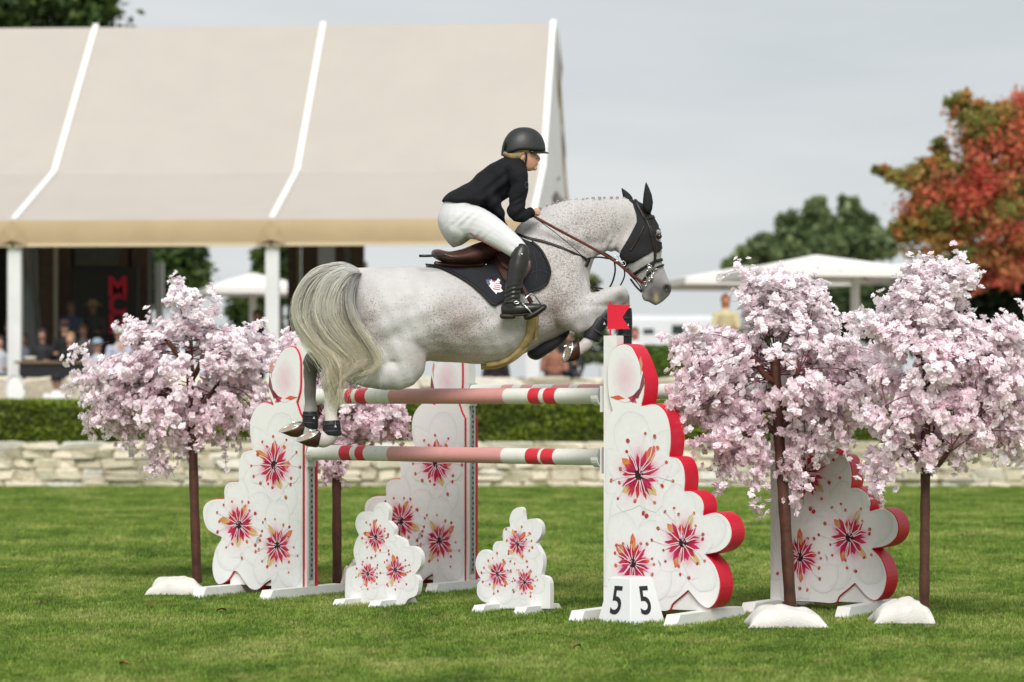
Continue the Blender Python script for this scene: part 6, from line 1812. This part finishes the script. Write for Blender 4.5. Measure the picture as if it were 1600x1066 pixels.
# body: head, neck, torso, limbs and hands in one skin
rb = MB()
sections(rb, [(826, 213, 800, 213, .045), (833, 221, 793, 225, .066), (837.5, 231, 789, 234, .076), (838.3, 239, 787.5, 241, .078), (838.0, 244, 789, 246, .076), (839.0, 250, 794, 251, .071), (839.2, 255, 799, 256, .064), (838.0, 260, 805, 261, .053), (835.5, 264, 810, 265, .042), (830, 267.5, 816, 267, .025)], 24)
limb(rb, [(837.0, 241, 0, 1.5, .009), (840.5, 245.5, 0, 2.2, .011), (842.2, 249.2, 0, 2.2, .015), (838.5, 251.5, 0, 2.4, .013)], 10)
limb(rb, [(838.6, 254.8, 0, 2.0, .022), (838.0, 257.6, 0, 2.2, .020)], 10); blob(rb, 835, 263, 0, 4.5, 4, .022)
for s in (1, -1): blob(rb, 816, 245, .077 * s, 4.2, 6.2, .010); blob(rb, 835.5, 240.0, .030 * s, 3, 1.6, .016)
limb(rb, [(809, 250, 0, 13, .058), (804, 262, 0, 13, .058), (800, 272, 0, 16, .08)])
limb(rb, [(800, 272, 0, 13, .12), (782, 285, 0, 15, .13), (757, 298, 0, 14, .11), (733, 313, 0, 14, .11), (716, 340, 0, 20, .13)])
for s in (1, -1):
    limb(rb, [(806, 266, .16 * s, 12, .05), (810, 292, .20 * s, 10, .045), (806, 333, .21 * s, 9, .04), (824, 333, .185 * s, 5.5, .028), (832, 331, .165 * s, 5.0, .022)])
    limb(rb, [(718, 345, .09 * s, 24, .09), (750, 354, .15 * s, 19, .075), (788, 374, .27 * s, 15, .06), (812, 395, .36 * s, 11, .05), (806, 430, .40 * s, 9, .045), (800, 468, .40 * s, 7, .035), (812, 483, .41 * s, 7, .035), (838, 481, .43 * s, 5, .03)])
    # hand: palm, four curled fingers, thumb
    wl = .155 * s
    limb(rb, [(831, 331, wl, 4.6, .016), (836, 331.5, wl, 5.2, .018), (840, 333, wl - .004 * s, 4.6, .016)], 12)
    for k in range(4):
        y0 = 328.5 + k * 2.0; ln = (4.2, 4.8, 4.5, 3.6)[k]
        limb(rb, [(839, y0, wl + .012 * s, 1.25, .0075), (839 + ln * .8, y0 + .9, wl + .010 * s, 1.2, .0072), (839 + ln * .75, y0 + 2.0, wl - .010 * s, 1.15, .007), (838, y0 + 2.4, wl - .016 * s, 1.1, .0065)], 8)
    limb(rb, [(833, 328.5, wl - .006 * s, 1.6, .009), (837, 326.2, wl - .004 * s, 1.4, .0085), (841, 326.8, wl + .004 * s, 1.2, .0075)], 8)
body_me = remeshed('body', rb, .0046, 2)
rc = coords(body_me); rpx, rpy, rw = unH(rc.astype(np.float64))
def RG(cx, cy, rx, ry): return np.exp(-(((rpx - cx) / rx) ** 2 + ((rpy - cy) / ry) ** 2))
sk = np.tile(np.array([.56, .315, .225]), (len(rc), 1))
def mixr(c, col, k): k = np.clip(k, 0, 1)[:, None]; return c * (1 - k) + np.array(col) * k
sk = mixr(sk, (.55, .19, .13), .55 * RG(832, 250, 5, 5) + .4 * RG(842, 249, 3, 3)); sk = mixr(sk, (.42, .10, .09), .8 * RG(839.5, 256.2, 2.6, 1.5)); sk = mixr(sk, (.16, .09, .06), .9 * RG(835, 238.2, 4, .9))
paint(body_me, sk); put('body', body_me, m_skin, rider)
for s in (1, -1):
    mb = MB(); mb.ball(H(834.6, 241.8, .034 * s), .0105, n=10, m=8); mb.build('eye', M('rider_eye', (.05, .035, .03), .15), rider, True)
# hair gathered under the helmet
hb2 = MB(); 
for s in (1, -1):
    limb(hb2, [(790, 241, .045 * s, 4, .03), (800, 244, .066 * s, 6, .020), (810, 243, .074 * s, 6, .016), (818, 239, .074 * s, 3.5, .014)], 12)
limb(hb2, [(790, 236, 0, 5, .06), (792, 246, 0, 4.5, .055), (796, 251, 0, 3, .035)], 12)
put('hair', remeshed('hair', hb2, .006, 2), M('blond_hair', (.26, .18, .085), .5, .35, 50, bump=.6, bscale=90), rider)

# jacket
m_jacket = M('black_jacket', (.0085, .0085, .0115), .78, .35, 10, bump=.9, bscale=22, spec=.2)
jb = MB()
sections(jb, [(690, 315, 730, 324, .155), (694, 307, 747, 326, .186), (710, 296, 758, 326, .188), (731, 285, 768, 324, .165), (750, 269, 783, 318, .165), (767, 257, 799, 304, .185), (781, 250, 812, 288, .195), (792, 246, 820, 274, .17), (799, 244.5, 823, 264, .10), (803, 245, 823, 260, .07)], 28)
limb(jb, [(764, 310, 0, 18, .172), (774, 328, 0, 12, .168), (783, 345, 0, 4.5, .160)], 16)
for s in (1, -1):
    limb(jb, [(800, 264, .13 * s, 17, .07), (809, 275, .185 * s, 16.5, .07), (811, 293, .205 * s, 14.5, .062), (808, 316, .21 * s, 13.5, .056), (806, 333, .21 * s, 13.5, .054), (814, 337, .205 * s, 10.5, .047), (823, 334.5, .19 * s, 8.6, .040), (829, 332.5, .178 * s, 7.8, .036)])
jm = remeshed('jacket', jb, .0075, 4)
jc = coords(jm).astype(np.float64); jpx, jpy, jw = unH(jc); jn = np.empty(len(jc) * 3, dtype=np.float32); jm.vertices.foreach_get('normal', jn); jn = jn.reshape(-1, 3)
fold = .0060 * np.sin((jpx * .50 + jpy * .90) * .30 + 1.6 * np.sin(jpx * .07 + jpy * .03)) * np.exp(-(((jpx - 780) / 45) ** 2)) + .004 * np.sin(jpy * .50 + jpx * .35 + np.sin(jpy * .2)) * np.exp(-(((jpx - 806) / 16) ** 2 + ((jpy - 325) / 22) ** 2)) + .0018 * np.sin(jpx * .21 - jpy * .13)
jc += jn * fold[:, None]; jm.vertices.foreach_set('co', jc.astype(np.float32).ravel()); jm.update()
jk = put('jacket', jm, m_jacket, rider)
jb = MB(); limb(jb, [(803, 251, 0, 14, .070), (806, 257, 0, 14, .074)], 18, 2, False); jb.build('collar', m_jacket, jk, True)
jb = MB(); limb(jb, [(806, 247, 0, 12.6, .061), (808, 252, 0, 12.6, .062)], 18, 2, False); jb.build('shirt_collar', M('white_shirt', (.7, .7, .7), .7), jk, True)
for s in (1, -1):
    jb = MB(); limb(jb, [(827.5, 332.8, .181 * s, 8.6, .040), (831.0, 331.8, .174 * s, 8.2, .038)], 16, 2, False); jb.build('cuff', m_jacket, jk, True)
    ringm('sleeve_badge', H(823, 289, .262 * s), .022, .0015, M('badge_grey', (.08, .08, .085), .4), jk, sx=.55)

# breeches
m_breech = M('white_breeches', (.615, .61, .63), .8, .06, 8, bump=.8, bscale=11)
bb = MB()
sections(bb, [(712, 300, 748, 314, .14), (694, 316, 752, 330, .170), (684, 340, 748, 352, .18), (688, 360, 738, 368, .175), (699, 378, 734, 374, .13), (708, 387, 722, 383, .06)], 26)
for s in (1, -1):
    limb(bb, [(716, 344, .085 * s, 30, .105), (738, 347, .12 * s, 27, .10), (762, 357, .19 * s, 23.5, .088), (788, 374, .285 * s, 19, .074), (808, 390, .355 * s, 15.5, .062), (814, 398, .375 * s, 13.5, .056), (811, 410, .385 * s, 12, .052)])
bmh = remeshed('breeches', bb, .0075, 5)
bc = coords(bmh).astype(np.float64); bpx, bpy_, bw = unH(bc); bn = np.empty(len(bc) * 3, dtype=np.float32); bmh.vertices.foreach_get('normal', bn); bn = bn.reshape(-1, 3)
bc += bn * (.0045 * np.sin(bpx * .38 + bpy_ * .30 + 1.4 * np.sin(bpy_ * .17 + bpx * .05)) * np.exp(-(((bpx - 735) / 25) ** 2 + ((bpy_ - 350) / 22) ** 2)) + .0045 * np.sin((bpx - bpy_) * .42 + np.sin(bpx * .2)) * np.exp(-(((bpx - 810) / 12) ** 2 + ((bpy_ - 385) / 14) ** 2)))[:, None]
bmh.vertices.foreach_set('co', bc.astype(np.float32).ravel()); bmh.update()
br = put('breeches', bmh, m_breech, rider)
strap('seam_patch', [(735, 365, .205), (750, 374, .235), (768, 384, .275), (782, 392, .31)], .014, M('maroon_piping', (.20, .07, .075), .6), br, free=True)

# boots
m_boot = M('black_boot_leather', (.022, .021, .020), .34, .2, 14, bump=.25, bscale=24, coat=.08)
def riding_boot(s):
    b_ = MB()
    limb(b_, [(815, 391, .385 * s, 12, .055), (812.5, 402, .395 * s, 15, .062), (808, 420, .405 * s, 14.5, .062), (804, 440, .41 * s, 13, .056), (801, 458, .412 * s, 12, .050), (800, 470, .412 * s, 12.5, .050), (797, 480, .412 * s, 13.5, .048)])
    limb(b_, [(790, 484, .412 * s, 10, .040), (800, 483.5, .415 * s, 11, .044), (816, 483, .42 * s, 10, .046), (832, 481.5, .43 * s, 7.5, .046), (844, 480, .435 * s, 5, .036)])
    me = remeshed('boot', b_, .0065, 3)
    c = coords(me).astype(np.float64); x, y, w_ = unH(c); n_ = np.empty(len(c) * 3, dtype=np.float32); me.vertices.foreach_get('normal', n_); n_ = n_.reshape(-1, 3)
    c += n_ * (.0045 * np.sin(y * .95 + x * .25 + np.sin(x * .3)) * np.exp(-((y - 458) / 11) ** 2))[:, None]
    me.vertices.foreach_set('co', c.astype(np.float32).ravel()); me.update()
    o = put('boot', me, m_boot, rider)
    b_ = MB(); limb(b_, [(786, 494, .412 * s, 4.5, .036), (800, 494.5, .415 * s, 4.0, .040)], 14); limb(b_, [(800, 493, .415 * s, 1.8, .042), (818, 492, .422 * s, 1.8, .046), (834, 488.5, .43 * s, 1.8, .045), (846, 484, .435 * s, 1.6, .034)], 12)
    b_.build('sole', M('boot_sole', (.03, .024, .018), .6, .2), o, True)
    mb = MB(); mb.ball(H(815.5, 397.5, (.395 + .062) * s), .009, n=8); mb.build('crest_button', m_steel, o, True)
    strap('spur', [(787, 473, .455 * s), (800, 472, .468 * s), (812, 474, .466 * s)], .010, m_darkl, o, free=True, round_=True)
    ringm('spur_buckle', H(807, 473, .47 * s), .013, .004, m_steel, o, sx=1.3, sz=.6)
riding_boot(1); riding_boot(-1)
# stirrups hang from the saddle
for s in (1, -1):
    st = MB(); st.tube([H(816, 474, .47 * s), H(823, 464, .455 * s), H(829, 459, .445 * s), H(836, 462, .42 * s), H(843, 472, .40 * s), H(848, 480, .385 * s)], .0065, 8); st.tube([H(816, 474, .47 * s), H(826, 484, .475 * s), H(832, 491, .475 * s)], .007, 8)
    st.build('stirrup_bow', m_steel if s > 0 else m_darkl, sad, True)
    st = MB(); limb(st, [(825, 495, .43 * s, 5.0, .05), (835, 490, .43 * s, 5.5, .055), (848, 481, .43 * s, 5.0, .05)], 14); st.build('stirrup_tread', m_darkl, sad, True)

# helmet
hel = thing('riding_helmet', 'glossy black riding helmet on the head of the rider', 'helmet', H(818, 240, 0))
m_shell = M('helmet_shell', (.016, .017, .018), .5, .5, 9, coat=.05, spec=.5)
def helmet():
    n, m_ = 32, 14; V, F = [], []
    cx_, cy_ = 818.5, 234.0
    def rim(th):      # row where the shell ends, lower at the back
        c = math.cos(th)
        return 233.5 + 10.0 * max(0, -c) ** 1.5 + 2.0 * max(0, c)
    for i in range(m_ + 1):
        ph = (math.pi / 2) * i / m_
        for k in range(n):
            th = 2 * math.pi * k / n; c, s = math.cos(th), math.sin(th)
            rx = 32.5 if c > 0 else 34.0
            r_ = math.sin(ph) ** .86
            x = cx_ + rx * r_ * c * (1 - .02 * i / m_); yb = rim(th)
            y = yb - (yb - 201.0) * math.cos(ph) ** .98 - 1.5 * math.exp(-((c * r_ + .1) / .5) ** 2) * (1 - i / m_) * 0
            V.append(H(x, y, .097 * r_ * s))
    for i in range(m_):
        for k in range(n): F.append((i * n + k, (i + 1) * n + k, (i + 1) * n + (k + 1) % n, i * n + (k + 1) % n))
    o = obj('shell', V, F, m_shell, hel, True)
    md = o.modifiers.new('thick', 'SOLIDIFY'); md.thickness = .010; md.offset = -1
    # peak
    V, F = [], []; q = 13
    for i in range(q):
        th = -1.25 + 2.5 * i / (q - 1); c, s = math.cos(th), math.sin(th)
        V += [H(cx_ + 30 * c, 234.5 + (1 - c) * 1.5, .098 * s), H(cx_ + 30 * c + 9.5 * max(0, c) ** 1.3, 239.0 + (1 - c) * 2.2, .090 * s)]
        if i: k = i * 2; F.append((k - 2, k, k + 1, k - 1))
    o2 = obj('peak', V, F, M('helmet_peak', (.014, .014, .015), .25, .2, coat=.4), hel, True); md = o2.modifiers.new('thick', 'SOLIDIFY'); md.thickness = .006
    # trim line, centre strip, vents, harness
    mb = MB(); mb.tube([H(cx_ + 32.6 * math.cos(t_), 233.5 + 10.0 * max(0, -math.cos(t_)) ** 1.5 + 2.0 * max(0, math.cos(t_)), .097 * math.sin(t_)) for t_ in [2 * math.pi * k / 40 for k in range(41)]], .0045, 6); mb.build('rim', M('helmet_trim', (.01, .01, .011), .4), hel, True)
    for s in (1, -1):
        mb = MB(); pts = []
        for k in range(12):
            f_ = k / 11; x = 789 + 58 * f_; y = 200.0 + 33 * abs((f_ - .42) / .58) ** 2.4 if f_ > .42 else 200.0 + 24 * ((.42 - f_) / .42) ** 2.2
            pts.append(H(x, y + .6, .030 * s))
        mb.tube(pts, .0028, 5); mb.build('seam', MATS['helmet_trim'], hel, True)
        mb = MB(); mb.ball(H(788, 228, .055 * s), .026, n=10, m=8, sq=(.35, .8, 1.3)); mb.build('vent', MATS['helmet_trim'], hel, True)
        strap('harness', [(822, 238, .084 * s), (822.5, 246, .083 * s), (821, 256, .070 * s), (820, 262, .050 * s), (823, 267, .022 * s)], .014, m_darkl, hel, free=True)
        strap('harness', [(800, 242, .082 * s), (811, 248, .083 * s), (820, 255, .074 * s)], .009, m_darkl, hel, free=True)
helmet()
print('OBJECTS', len(bpy.data.objects))
